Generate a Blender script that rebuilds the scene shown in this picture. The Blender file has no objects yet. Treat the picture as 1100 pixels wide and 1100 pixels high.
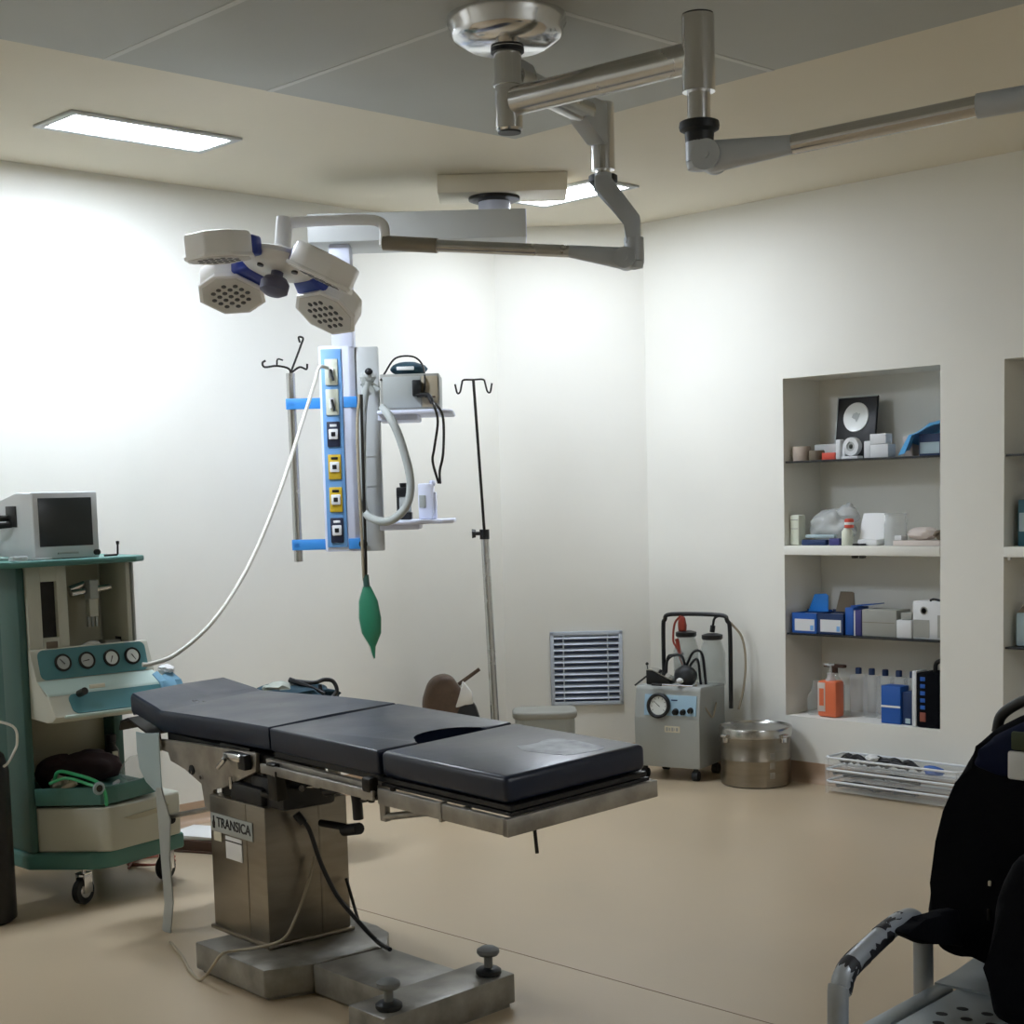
LAMP_POWER = 120.0
EXPOSURE = -0.28
TILT = -10
import bpy, bmesh, math, random
from mathutils import Matrix, Vector, noise
random.seed(7)
SC = bpy.context.scene
COL = SC.collection
PI = math.pi

# ------------------------------------------------------------------ materials
def lin(c):
    if isinstance(c, str):
        c = [int(c[i:i + 2], 16) / 255 for i in (0, 2, 4)]
    return tuple(x / 12.92 if x <= .04045 else ((x + .055) / 1.055) ** 2.4 for x in c)

MATS = {}
def mat(name, col, rough=.5, metal=0., var=0., scale=6., bump=0., bscale=None, alpha=1., trans=0., spec=.5, stretch=None, emit=0., col2=None, rvar=0.):
    if name in MATS: return MATS[name]
    m = bpy.data.materials.new(name); m.use_nodes = True
    nt = m.node_tree; b = nt.nodes['Principled BSDF']
    c = lin(col)
    b.inputs['Base Color'].default_value = (*c, 1)
    b.inputs['Roughness'].default_value = rough
    b.inputs['Metallic'].default_value = metal
    b.inputs['Specular IOR Level'].default_value = spec
    b.inputs['Alpha'].default_value = alpha
    b.inputs['Transmission Weight'].default_value = trans
    if emit:
        b.inputs['Emission Color'].default_value = (*c, 1); b.inputs['Emission Strength'].default_value = emit
    if var or bump or rvar:
        tc = nt.nodes.new('ShaderNodeTexCoord'); mp = nt.nodes.new('ShaderNodeMapping')
        nt.links.new(tc.outputs['Object'], mp.inputs['Vector'])
        if stretch: mp.inputs['Scale'].default_value = stretch
        n = nt.nodes.new('ShaderNodeTexNoise'); n.inputs['Scale'].default_value = scale; n.inputs['Detail'].default_value = 5
        nt.links.new(mp.outputs['Vector'], n.inputs['Vector'])
        if var:
            r = nt.nodes.new('ShaderNodeValToRGB')
            r.color_ramp.elements[0].position = .35; r.color_ramp.elements[1].position = .68
            c2 = lin(col2) if col2 else tuple(max(0, x * (1 - var)) for x in c)
            r.color_ramp.elements[0].color = (*c2, 1); r.color_ramp.elements[1].color = (*c, 1)
            nt.links.new(n.outputs['Fac'], r.inputs['Fac']); nt.links.new(r.outputs['Color'], b.inputs['Base Color'])
        if rvar:
            mr = nt.nodes.new('ShaderNodeMapRange')
            mr.inputs['To Min'].default_value = max(0, rough - rvar); mr.inputs['To Max'].default_value = min(1, rough + rvar)
            nt.links.new(n.outputs['Fac'], mr.inputs['Value']); nt.links.new(mr.outputs['Result'], b.inputs['Roughness'])
        if bump:
            n2 = nt.nodes.new('ShaderNodeTexNoise'); n2.inputs['Scale'].default_value = bscale or scale * 8; n2.inputs['Detail'].default_value = 4
            nt.links.new(mp.outputs['Vector'], n2.inputs['Vector'])
            bp = nt.nodes.new('ShaderNodeBump'); bp.inputs['Strength'].default_value = bump; bp.inputs['Distance'].default_value = .01
            nt.links.new(n2.outputs['Fac'], bp.inputs['Height']); nt.links.new(bp.outputs['Normal'], b.inputs['Normal'])
    MATS[name] = m
    return m

M = lambda n: MATS[n]
mat('wall_paint', 'e8e7df', .62, var=.04, scale=1.5, bump=.04, bscale=60, spec=.3)
mat('ceiling_paint', 'dfd8c6', .75, var=.03, scale=1.2, bump=.03, bscale=50, spec=.2)
mat('panel_paint', 'b2b4ae', .6, var=.05, scale=1.4, bump=.03, bscale=40, spec=.3)
mat('joint_paint', 'c8c9c3', .6)
mat('vinyl_floor', 'bdab8f', .33, var=.07, scale=2.2, bump=.02, bscale=90, rvar=.08)
mat('floor_seam', '7c6653', .6)
mat('coving', 'ad937a', .4, var=.06, scale=3)
mat('steel', 'c9c8c4', .26, 1., var=.12, scale=5, rvar=.1)
mat('chrome', 'd8d8d8', .16, 1.)
mat('brushed_steel', '9d9588', .34, 1., var=.22, scale=4, rvar=.14, stretch=(1, 1, 5))
mat('worn_steel', 'b4b0a8', .42, .65, var=.35, scale=14, rvar=.18, bump=.05)
mat('base_steel', '98958c', .38, .35, var=.45, scale=11, rvar=.15, bump=.04)
mat('cast_alloy', 'b9bec2', .42, .2, var=.08, scale=8)
mat('black_rubber', '14181b', .5)
mat('black_plastic', '101215', .42)
mat('cap_grey', '6a6d6b', .5)
mat('dark_metal', '35332f', .45, .7, var=.3, scale=14)
mat('white_enamel', 'dcdee4', .35, spec=.5)
mat('lamp_white', 'efeeeb', .38)
mat('lamp_face', 'd6d3ce', .5, var=.06, scale=12)
mat('led_dark', '2a2626', .3)
mat('blue_plastic', '2a3f96', .35)
mat('handle_purple', '66677f', .55, var=.1, scale=20)
mat('pendant_white', 'dde2f4', .4)
mat('pendant_grey', 'b9bcbb', .45)
mat('panel_blue', '72a5dc', .45)
mat('tape_blue', '3f92e0', .45)
mat('socket_cream', 'd8dccb', .45)
mat('socket_yellow', 'cfae2e', .45)
mat('socket_navy', '242a40', .45)
mat('socket_white', 'e6e8ea', .45)
mat('mattress', '1a2438', .32, var=.15, scale=5, rvar=.1, bump=.05, bscale=25)
mat('residue', 'a3aab0', .4, var=.4, scale=14, col2='4a5462')
mat('cream_plastic', 'c4c5b7', .45, var=.04, scale=6)
mat('teal_plastic', '4d8078', .45, var=.08, scale=5)
mat('green_panel', '355a52', .5, var=.12, scale=4)
mat('console_teal', '4a8085', .4)
mat('console_lip', 'bcd0c8', .4)
mat('inner_olive', 'c0bba4', .6, var=.1, scale=5)
mat('screen', '2b3234', .28)
mat('monitor_white', 'd5dadd', .4)
mat('grey_enamel', 'a9aeac', .42, var=.05, scale=6)
mat('grey_panel', '9fc0d4', .4)
mat('paper_white', 'e8e9e8', .6)
mat('paper_cream', 'd9d4bf', .6)
mat('brown_leather', '5e4a3a', .55, var=.35, scale=18, bump=.1)
mat('cloth_teal', '1f4454', .8, var=.3, scale=16, bump=.15)
mat('cloth_grey', 'b4bab0', .8, var=.3, scale=16)
mat('cloth_maroon', '3a262c', .85, var=.25, scale=12, bump=.1)
mat('cloth_blue', '7fb3cf', .7, var=.2, scale=14)
mat('bag_green', '2f8465', .38, var=.1, scale=9)
mat('hose_green', '45b57a', .4)
mat('hose_grey', 'a9aeab', .45)
mat('hose_white', 'd5d4ca', .5)
mat('wire_tan', 'a89d87', .5)
mat('red_rubber', '8f3322', .45)
mat('red_wire', '8b4a3a', .5)
mat('wrap_blue', '62b2e6', .3, alpha=.8)
mat('clear_plastic', 'e6ecee', .12, alpha=.2, spec=.6)
mat('hazy_plastic', 'dfe3e2', .25, alpha=.5, spec=.5, var=.06, scale=14)
mat('smoke_glass', '1c2a30', .06, alpha=.75)
mat('jar_glass', 'c2ccca', .06, alpha=.22, spec=.8)
mat('navy_fabric', '06080f', .9, var=.3, scale=9, bump=.2, bscale=60, spec=.15)
mat('navy_sheen', '081434', .7, var=.25, scale=9, bump=.1, spec=.15)
mat('label_white', 'd9dde0', .5)
mat('label_green', '39442c', .7)
mat('bench_grey', 'a7b2b8', .38, .25, var=.12, scale=7)
mat('tube_grey', 'a6adb3', .38, .25, var=.14, scale=10)
mat('tape_dark', '25262b', .6, var=.3, scale=22)
mat('box_white', 'd6d8d9', .55)
mat('box_grey', '9b9c95', .6, var=.06, scale=8)
mat('box_blue', '1f7ed6', .5)
mat('box_navy', '14305c', .5)
mat('box_royal', '1a56a8', .5)
mat('box_purple', '3a3a78', .5)
mat('box_brown', '6d6150', .7)
mat('box_pink', 'cfc4bc', .6)
mat('carton_brown', '4a3326', .7)
mat('orange_liquid', 'e2744c', .3)
mat('red_box', 'd2503c', .5)
mat('beige_roll', 'b5a597', .8, var=.12, scale=30)
mat('teal_box', '245867', .5)
mat('pale_blue', '9fb3ba', .45)
mat('flap_blue', 'a9bcc0', .4, spec=.5)
mat('grille', 'c3ccd8', .4, .1)
mat('grille_dark', '4a5470', .7)
mat('gauge_face', 'dfe3df', .3)
mat('glow', 'ffffff', .4)
g = M('glow').node_tree; pb = g.nodes['Principled BSDF']
pb.inputs['Emission Color'].default_value = (.80, .88, 1, 1); pb.inputs['Emission Strength'].default_value = LAMP_POWER

mat('glow_soft', 'ffffff', .4)
pb2 = M('glow_soft').node_tree.nodes['Principled BSDF']
pb2.inputs['Emission Color'].default_value = (.82, .89, 1, 1); pb2.inputs['Emission Strength'].default_value = LAMP_POWER * .7
mat('glow_fill', 'ffffff', .4)  # emission for the two added fill lights out of view
pb2 = M('glow_fill').node_tree.nodes['Principled BSDF']
pb2.inputs['Emission Color'].default_value = (.86, .91, 1, 1); pb2.inputs['Emission Strength'].default_value = LAMP_POWER * .66
# ------------------------------------------------------------------ mesh helpers
ID = Matrix.Identity(4)
def TR(x, y, z=0, rz=0): return Matrix.Translation((x, y, z)) @ Matrix.Rotation(math.radians(rz), 4, 'Z')
def smooth(pts, k=6):
    pts = [Vector(p) for p in pts]
    if len(pts) < 3: return pts
    P = [2 * pts[0] - pts[1]] + pts + [2 * pts[-1] - pts[-2]]; out = []
    for i in range(1, len(P) - 2):
        a, b, c, d = P[i - 1:i + 3]
        for j in range(k):
            t = j / k
            out.append(.5 * (2 * b + (c - a) * t + (2 * a - 5 * b + 4 * c - d) * t * t + (3 * b - a - 3 * c + d) * t ** 3))
    return out + [pts[-1]]

class MB:
    """collects shapes for ONE mesh object"""
    def __init__(s): s.bm = bmesh.new()
    def _add(s, t, m, mi):
        for f in t.faces: f.material_index = mi
        if m is not None: t.transform(m)
        bmesh.ops.recalc_face_normals(t, faces=t.faces)
        me = bpy.data.meshes.new('tmp'); t.to_mesh(me); t.free(); s.bm.from_mesh(me); bpy.data.meshes.remove(me)
        return s
    def box(s, c, d, bev=0., m=None, mi=0, rz=0, seg=2):
        t = bmesh.new(); bmesh.ops.create_cube(t, size=1)
        for v in t.verts: v.co = Vector((v.co.x * d[0], v.co.y * d[1], v.co.z * d[2]))
        if bev: bmesh.ops.bevel(t, geom=list(t.edges), offset=min(bev, min(d) * .49), segments=seg, profile=.5, affect='EDGES')
        mm = TR(*c, rz)
        return s._add(t, (m @ mm) if m is not None else mm, mi)
    def bx(s, x0, x1, y0, y1, z0, z1, bev=0., m=None, mi=0, seg=2):
        return s.box(((x0 + x1) / 2, (y0 + y1) / 2, (z0 + z1) / 2), (abs(x1 - x0), abs(y1 - y0), abs(z1 - z0)), bev, m, mi, 0, seg)
    def prism(s, poly, a, b, ax='z', bev=0., m=None, mi=0, seg=2):
        f = {'z': lambda u, v, w: (u, v, w), 'y': lambda u, v, w: (u, w, v), 'x': lambda u, v, w: (w, u, v)}[ax]
        t = bmesh.new()
        A = [t.verts.new(f(u, v, a)) for u, v in poly]; B = [t.verts.new(f(u, v, b)) for u, v in poly]; n = len(poly)
        t.faces.new(A); t.faces.new(B[::-1])
        for i in range(n): t.faces.new((A[i], B[i], B[(i + 1) % n], A[(i + 1) % n]))
        if bev: bmesh.ops.bevel(t, geom=list(t.edges), offset=bev, segments=seg, profile=.5, affect='EDGES', clamp_overlap=True)
        return s._add(t, m, mi)
    def tube(s, pts, r, n=10, k=0, m=None, mi=0, closed=False):
        pts = smooth(pts, k) if k else [Vector(p) for p in pts]
        rr = r if hasattr(r, '__len__') else None
        t = bmesh.new(); rings = []; up = None; N = len(pts)
        for i, p in enumerate(pts):
            d = (pts[min(i + 1, N - 1)] - pts[max(i - 1, 0)])
            if d.length < 1e-9: d = Vector((0, 0, 1))
            d.normalize()
            if up is None: up = d.orthogonal().normalized()
            up = (up - d * up.dot(d))
            up = up.normalized() if up.length > 1e-6 else d.orthogonal().normalized()
            sd = d.cross(up)
            q = (rr[0] + (rr[-1] - rr[0]) * i / max(1, N - 1)) if rr is not None else r
            rings.append([t.verts.new(p + q * (math.cos(2 * PI * j / n) * up + math.sin(2 * PI * j / n) * sd)) for j in range(n)])
        for a, b in zip(rings, rings[1:]):
            for j in range(n): t.faces.new((a[j], a[(j + 1) % n], b[(j + 1) % n], b[j]))
        t.faces.new(rings[0][::-1]); t.faces.new(rings[-1])
        return s._add(t, m, mi)
    def lathe(s, prof, c=(0, 0, 0), n=28, m=None, mi=0, sx=1, sy=1):
        t = bmesh.new(); rings = []
        for r, z in prof:
            if r < 1e-5: rings.append([t.verts.new((c[0], c[1], c[2] + z))])
            else: rings.append([t.verts.new((c[0] + sx * r * math.cos(2 * PI * j / n), c[1] + sy * r * math.sin(2 * PI * j / n), c[2] + z)) for j in range(n)])
        for a, b in zip(rings, rings[1:]):
            for j in range(n):
                k = (j + 1) % n
                q = [a[0] if len(a) == 1 else a[j], None if len(a) == 1 else a[k], b[0] if len(b) == 1 else b[k], None if len(b) == 1 else b[j]]
                q = [v for v in q if v is not None]
                if len(set(q)) >= 3: t.faces.new(q)
        if len(rings[0]) > 1: t.faces.new(rings[0][::-1])
        if len(rings[-1]) > 1: t.faces.new(rings[-1])
        return s._add(t, m, mi)
    def cyl(s, p0, p1, r, n=20, m=None, mi=0): return s.tube([p0, p1], r, n, 0, m, mi)
    def blob(s, c, r, amp=.15, fr=3., seed=0, m=None, mi=0, n=3, fold=0., flat=None):
        t = bmesh.new(); bmesh.ops.create_icosphere(t, subdivisions=n, radius=1)
        for v in t.verts:
            q = v.co.copy(); w = noise.noise(q * fr + Vector((seed, seed * 2.1, 0))) * amp
            if fold: w += fold * math.sin(q.x * 7 + 3 * noise.noise(q * 2 + Vector((seed, 0, 0))))
            z = q.z
            if flat is not None and z < flat: z = flat
            v.co = Vector((c[0] + q.x * (1 + w) * r[0], c[1] + q.y * (1 + w) * r[1], c[2] + z * (1 + (w if z != flat else 0)) * r[2]))
        return s._add(t, m, mi)
    def sheet(s, rows, th=.004, m=None, mi=0):
        """a thin cloth or plate through a grid of points, given thickness th"""
        t = bmesh.new(); G = [[t.verts.new(Vector(p)) for p in r] for r in rows]
        for a, b in zip(G, G[1:]):
            for i in range(len(a) - 1): t.faces.new((a[i], a[i + 1], b[i + 1], b[i]))
        bmesh.ops.recalc_face_normals(t, faces=t.faces)
        bmesh.ops.solidify(t, geom=list(t.faces), thickness=th)
        return s._add(t, m, mi)

WM = {}
def _link(name, bm, mats, xf, ang=38):
    me = bpy.data.meshes.new(name)
    bm.transform(xf); bm.to_mesh(me); bm.free()
    for q in (mats if isinstance(mats, (list, tuple)) else [mats]): me.materials.append(M(q))
    for p in me.polygons: p.use_smooth = True
    me.set_sharp_from_angle(angle=math.radians(ang))
    o = bpy.data.objects.new(name, me); COL.objects.link(o)
    return o
def tag(o, label, cat, group=None):
    o['label'] = label; o['category'] = cat
    if group: o['group'] = group
    return o
def thing(name, label, cat, loc, group=None, rz=0):
    o = bpy.data.objects.new(name, None); COL.objects.link(o)
    o.empty_display_size = .05
    o.location = loc; o.rotation_euler = (0, 0, math.radians(rz)); WM[o.name] = TR(*loc, rz)
    return tag(o, label, cat, group)
def part(name, mb, mats, parent, label=None, frame=ID, ang=38):
    W = WM[parent.name]
    o = _link(name, mb.bm, mats, W.inverted() @ frame, ang)
    o.parent = parent; WM[o.name] = W
    if label: o['label'] = label
    return o
def single(name, mb, mats, label, cat, group=None, frame=ID, ang=38):
    bm = mb.bm; bm.transform(frame)
    xs = [v.co.x for v in bm.verts]; ys = [v.co.y for v in bm.verts]; z = min(v.co.z for v in bm.verts)
    c = Vector(((min(xs) + max(xs)) / 2, (min(ys) + max(ys)) / 2, z))
    o = _link(name, bm, mats, Matrix.Translation(-c), ang); o.location = c; WM[o.name] = Matrix.Translation(c)
    return tag(o, label, cat, group)
def struct(name, mb, mats, label=None):
    o = _link(name, mb.bm, mats, ID); o['kind'] = 'structure'
    if label: o['label'] = label
    return o
def copy_tree(o, parent=None):
    c = o.copy(); COL.objects.link(c)
    if parent: c.parent = parent
    for ch in [x for x in bpy.data.objects if x.parent == o]: copy_tree(ch, c)
    return c
def text_mb(body, size, m, depth=.0015, mi=0, bold=0.):
    cu = bpy.data.curves.new('t', 'FONT'); cu.body = body; cu.size = size; cu.extrude = depth / 2; cu.align_x = 'CENTER'; cu.align_y = 'CENTER'; cu.offset = bold
    ob = bpy.data.objects.new('t', cu); COL.objects.link(ob)
    bpy.context.view_layer.update()
    me = bpy.data.meshes.new_from_object(ob.evaluated_get(bpy.context.evaluated_depsgraph_get()))
    bpy.data.objects.remove(ob); bpy.data.curves.remove(cu)
    t = bmesh.new(); t.from_mesh(me); bpy.data.meshes.remove(me)
    mb = MB(); mb._add(t, m, mi); return mb
RX = Matrix.Rotation(PI / 2, 4, 'X')

# ------------------------------------------------------------------ the room
H = 3.0; YR = 6.614; XF = 7.6; YN = -1.6; CH = 6.03      # right wall, front wall, near wall, corner chamfer y - x = CH
mb = MB(); mb.bx(-.4, XF + .2, YN - .2, YR + .5, -.1, 0); 
fl = struct('floor', mb, ['vinyl_floor'])
mb = MB()
mb.bx(.95, XF, 3.478, 3.482, 0, .0008); 
mb.tube([(-0.6217, 3.27, 0), (-0.8363, 3.6618, -0)], .0006, 4)
struct('trim_1', mb, 'floor_seam', 'dark welded seam line in the beige vinyl floor')
mb = MB(); mb.bx(-.4, XF + .2, YN - .2, YR + .5, H, H + .1)
struct('ceiling', mb, 'ceiling_paint')
mb = MB()
mb.bx(1.64, 6.0, .3, 4.615, H - .008, H + .01, mi=0)
for y in (3.385, 2.73, 1.5): mb.bx(1.64, 6.0, y - .012, y + .012, H - .0095, H, mi=1)
for x in (2.95, 4.2): mb.bx(x - .012, x + .012, .3, 4.615, H - .0095, H, mi=1)
struct('trim_2', mb, ['panel_paint', 'joint_paint'], 'large grey panel in the middle of the ceiling')
mb = MB(); mb.bx(-.2, 0, YN - .2, CH + .05, 0, H); struct('wall_left', mb, 'wall_paint')
mb = MB(); mb.prism([(0, CH), (YR - CH, YR), (YR - CH - .2, YR + .2), (-.2, CH)], 0, H); struct('wall_back', mb, 'wall_paint')
# right wall with two shelf niches
N1 = (1.52, 2.43); N2 = (2.76, 3.67); NZ0, NZ1, ND = .335, 2.083, .325
mb = MB()
xs = [YR - CH, N1[0], N1[1], N2[0], N2[1], XF]
for a, b in ((0, 1), (2, 3), (4, 5)): mb.bx(xs[a], xs[b], YR, YR + ND, 0, H)
for n in (N1, N2):
    mb.bx(n[0], n[1], YR, YR + ND, 0, NZ0); mb.bx(n[0], n[1], YR, YR + ND, NZ1, H)
mb.bx(xs[0] - .2, XF + .2, YR + ND, YR + ND + .12, 0, H)
wr = struct('wall_right', mb, 'wall_paint')
mb = MB(); mb.bx(XF, XF + .2, YN - .2, YR + .5, 0, H); struct('wall_front', mb, 'wall_paint')
mb = MB(); mb.bx(-.2, XF, YN - .2, YN, 0, H); struct('wall_near', mb, 'wall_paint')
def base(name, prof_pts):
    mb = MB(); P = prof_pts
    for (x0, y0), (x1, y1) in zip(P, P[1:]):
        d = Vector((x1 - x0, y1 - y0)).normalized(); n = Vector((d.y, -d.x))
        prof = [(0, .1), (.006, .1), (.009, .06), (.02, .02), (.04, .003), (.06, .001), (0, .001)]
        rows = [[(x0 + n.x * a, y0 + n.y * a, z) for a, z in prof], [(x1 + n.x * a, y1 + n.y * a, z) for a, z in prof]]
        t = bmesh.new(); A = [t.verts.new(p) for p in rows[0]]; B = [t.verts.new(p) for p in rows[1]]
        for i in range(len(A) - 1): t.faces.new((A[i], A[i + 1], B[i + 1], B[i]))
        mb._add(t, None, 0)
    return struct(name, mb, 'coving')
base('baseboard_left', [(0, YN), (0, CH)])
base('baseboard_back', [(0, CH), (YR - CH, YR)])
base('baseboard_right', [(YR - CH, YR), (XF, YR)])
base('baseboard_front', [(XF, YR), (XF, YN)])
base('baseboard_near', [(XF, YN), (0, YN)])
for i, n in enumerate((N1, N2)):
    mb = MB(); mb.bx(n[0], n[1], YR - .004, YR + ND, 1.176, 1.224, .004)
    struct('trim_%d' % (3 + i), mb, 'wall_paint', ['thick cream shelf across the middle of the well stocked niche', 'thick cream shelf across the middle of the niche by the frame edge'][i])

# ------------------------------------------------------------------ ceiling lights
def ceiling_light(x0, x1, y0, y1, label, mt):
    t = thing('ceiling_light', label, 'ceiling light', ((x0 + x1) / 2, (y0 + y1) / 2, H), 'recessed ceiling lights')
    mb = MB(); w = .03
    mb.bx(x0 - w, x1 + w, y0 - w, y0 + .004, H - .012, H - .0005, .003); mb.bx(x0 - w, x1 + w, y1 - .004, y1 + w, H - .012, H - .0005, .003)
    mb.bx(x0 - w, x0 + .004, y0, y1, H - .012, H - .0005, .003); mb.bx(x1 - .004, x1 + w, y0, y1, H - .012, H - .0005, .003)
    part('frame', mb, 'pendant_grey', t)
    mb = MB(); r = .06; P = []
    for cx, cy, a0 in ((x1 - r, y1 - r, 0), (x0 + r, y1 - r, 90), (x0 + r, y0 + r, 180), (x1 - r, y0 + r, 270)):
        for k in range(6): a = math.radians(a0 + 18 * k); P.append((cx + r * math.cos(a), cy + r * math.sin(a)))
    mb.prism(P, H - .009, H - .003, 'z', .002)
    part('diffuser', mb, mt, t, 'glowing bluish white diffuser')
ceiling_light(.68, .93, 3.00, 3.70, 'lit rectangular ceiling light above the left wall, seen whole', 'glow')
ceiling_light(.66, 1.25, 5.52, 5.77, 'lit rectangular ceiling light partly hidden behind the steel lamp arm', 'glow_soft')
ceiling_light(.68, .93, -.15, .55, 'added dim fill light on the ceiling along the left wall nearest the camera, outside the picture', 'glow_fill')  # added out of view to lift the shadows
ceiling_light(6.5, 6.75, 3.0, 3.7, 'added dim fill light on the ceiling beyond the right edge of the picture', 'glow_fill')  # second added fixture, unseen, also only brightens the shadows
# ------------------------------------------------------------------ surgical light on its ceiling mount
HX, HY = 2.805, 3.455
sl = thing('surgical_light', 'steel ceiling mounted surgical light with two swing arms and a four petal lamp head', 'surgical light', (HX, HY, H))
mb = MB(); mb.lathe([(.185, 0), (.185, -.03), (.175, -.045), (.175, -.06), (.165, -.075), (.12, -.1), (0, -.1)], (HX, HY, H), 40)
part('ceiling_flange', mb, 'chrome', sl)
mb = MB(); mb.lathe([(.05, -.095), (.05, -.11), (.043, -.112), (.043, -.205), (.046, -.206), (.046, -.215), (.042, -.216), (.042, -.345), (.036, -.352), (0, -.352)], (HX, HY, H), 28)
part('hub_tube', mb, 'chrome', sl)
mb = MB(); mb.lathe([(.036, -.3525), (.036, -.358), (0, -.358)], (HX, HY, H), 24); mb.lathe([(.052, -.102), (.052, -.115), (.03, -.115)], (HX, HY, H), 28)
part('rubber_ring', mb, 'black_rubber', sl)
# arm 1: towards the right
E1 = Vector((3.486, 3.548, 2.745)); h1 = Vector((HX, HY, 2.735))
d1 = (E1 - h1).normalized(); s1 = Vector((-d1.y, d1.x, 0))
mb = MB(); mb.tube([h1 + d1 * .03, E1], .044, 20)
part('upper_arm', mb, 'steel', sl)
mb = MB(); mb.tube([(E1.x, E1.y, 2.645), (E1.x, E1.y, 2.855)], .047, 24); part('arm_tube', mb, 'chrome', sl)
mb = MB(); mb.tube([(E1.x, E1.y, 2.854), (E1.x, E1.y, 2.86)], .044, 24); part('tube_cap', mb, 'black_plastic', sl)
mb = MB(); mb.tube([(E1.x, E1.y, 2.56), (E1.x, E1.y, 2.646)], .033, 24); part('spindle', mb, 'chrome', sl)
mb = MB(); mb.lathe([(.05, 2.565), (.056, 2.562), (.058, 2.55), (.056, 2.54), (.042, 2.532), (.04, 2.505), (0, 2.505)], (E1.x, E1.y, 0), 28); part('collar', mb, 'black_rubber', sl)
J1 = (3.5157, 3.5461, 2.4617); K1 = (3.7436, 3.6395, 2.4673); R1 = (4.225, 3.7834, 2.4983); T1 = (4.4501, 3.8448, 2.5027)
def joint(e, j, k, parent, sc=1.):
    e = Vector(e); j = Vector(j); k = Vector(k)
    mb = MB(); d = (k - j).normalized(); s = d.cross(Vector((0, 0, 1))).normalized(); u = s.cross(d)
    mb.tube([e, (e.x, e.y, j.z - .01)], .040 * sc, 24)
    mb.tube([j - s * .045 * sc, j + s * .045 * sc], .043 * sc, 28)
    mb.tube([j - s * .05 * sc, j + s * .05 * sc], .012 * sc, 14)
    mb.lathe([(.04 * sc, 0), (.034 * sc, -.02), (0, -.026)], (e.x, e.y, j.z - .012), 24)
    part('joint', mb, 'cast_alloy', parent)
    mb = MB(); n = 14; P = []
    for i in range(n + 1):
        t = i / n; c = j + (k - j) * t; h = (.044 * (1 - t) + .024 * t) * sc; w = (.036 * (1 - t) + .025 * t) * sc; P.append((c, h, w))
    t_ = bmesh.new(); rings = []
    for c, h, w in P:
        rings.append([t_.verts.new(c + u * h * math.copysign(abs(math.sin(a)) ** .6, math.sin(a)) + s * w * math.copysign(abs(math.cos(a)) ** .6, math.cos(a))) for a in [2 * PI * q / 20 for q in range(20)]])
    for a, b in zip(rings, rings[1:]):
        for q in range(20): t_.faces.new((a[q], a[(q + 1) % 20], b[(q + 1) % 20], b[q]))
    t_.faces.new(rings[0][::-1]); t_.faces.new(rings[-1]); mb._add(t_, None, 0)
    part('arm_shoe', mb, 'cast_alloy', parent)
joint((E1.x, E1.y, 2.51), (E1.x + .03, E1.y + .01, J1[2]), K1, sl)
mb = MB(); mb.tube([K1, R1], .0275, 20); part('spring_arm', mb, 'chrome', sl)
mb = MB(); mb.tube([R1, T1], .032, 20); part('arm_sleeve', mb, 'cast_alloy', sl)
# arm 2: to the back, carrying the lamp head
E2 = Vector((2.645, 4.055, 2.80)); h2 = Vector((HX, HY, 2.82)); d2 = (E2 - h2).normalized()
mb = MB(); mb.tube([h2 + d2 * .03, E2 - d2 * .12], .042, 20)
part('upper_arm', mb, 'steel', sl)
mb = MB(); sd = Vector((-d2.y, d2.x, 0)); a0 = E2 - d2 * .15
def vplate(mb, c, d, poly, w):
    s = Vector((-d.y, d.x, 0)).normalized(); d = Vector((d.x, d.y, 0)).normalized()
    m = Matrix(((d.x, s.x, 0, c.x), (d.y, s.y, 0, c.y), (0, 0, 1, c.z), (0, 0, 0, 1)))
    mb.prism(poly, -w, w, 'y', .006, m)
vplate(mb, E2, d2, [(-.17, .05), (.0, .05), (.0, -.09), (-.05, -.09), (-.17, -.035)], .034)
part('arm_bracket', mb, 'cast_alloy', sl)
mb = MB(); vplate(mb, Vector((HX, HY, 2.82)), d2, [(.03, .05), (.1, .045), (.16, -.02), (.16, -.04), (.03, -.05)], .036)
part('arm_bracket', mb, 'cast_alloy', sl)
mb = MB(); mb.tube([(E2.x, E2.y, 2.63), (E2.x, E2.y, 2.855)], .042, 24); part('arm_tube', mb, 'chrome', sl)
mb = MB(); mb.tube([(E2.x, E2.y, 2.60), (E2.x, E2.y, 2.632)], .026, 24); part('spindle', mb, 'chrome', sl)
mb = MB(); mb.lathe([(.044, 2.614), (.05, 2.61), (.05, 2.59), (.034, 2.572), (.032, 2.56), (0, 2.56)], (E2.x, E2.y, 0), 28); part('collar', mb, 'black_rubber', sl)
B0 = Vector((2.6686, 4.0297, 2.5823)); B1 = Vector((2.7482, 4.0952, 2.4585)); B2 = Vector((2.7528, 4.0874, 2.3693)); J2 = Vector((2.7355, 4.0622, 2.3191))
mb = MB()
dd = Vector(((B1 - B0).x, (B1 - B0).y, 0)).normalized(); L = Vector(((B1 - B0).x, (B1 - B0).y, 0)).length; hz = (B1 - B0).z
for q in (-1, 1):
    sv = Vector((-dd.y, dd.x, 0)) * .026 * q
    vplate(mb, B0 + sv, dd, [(-.028, .02), (.022, .02), (L + .022, hz), (L + .022, hz - .09), (L - .03, hz - .09), (L - .03, hz - .015), (-.028, -.03)], .009)
mb.tube([B0 + Vector((0, 0, .03)), B0 - Vector((0, 0, .01))], .03, 20)
part('angled_fork', mb, 'cast_alloy', sl)
K2 = Vector((2.5798, 3.9482, 2.3544)); R2 = Vector((2.2005, 3.6748, 2.3988)); T2 = Vector((2.037, 3.5652, 2.4202))
joint((B2.x, B2.y, B2.z + .02), J2, K2, sl, .85)
mb = MB(); mb.tube([K2, R2], .021, 20); part('spring_arm', mb, 'steel', sl)
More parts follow.
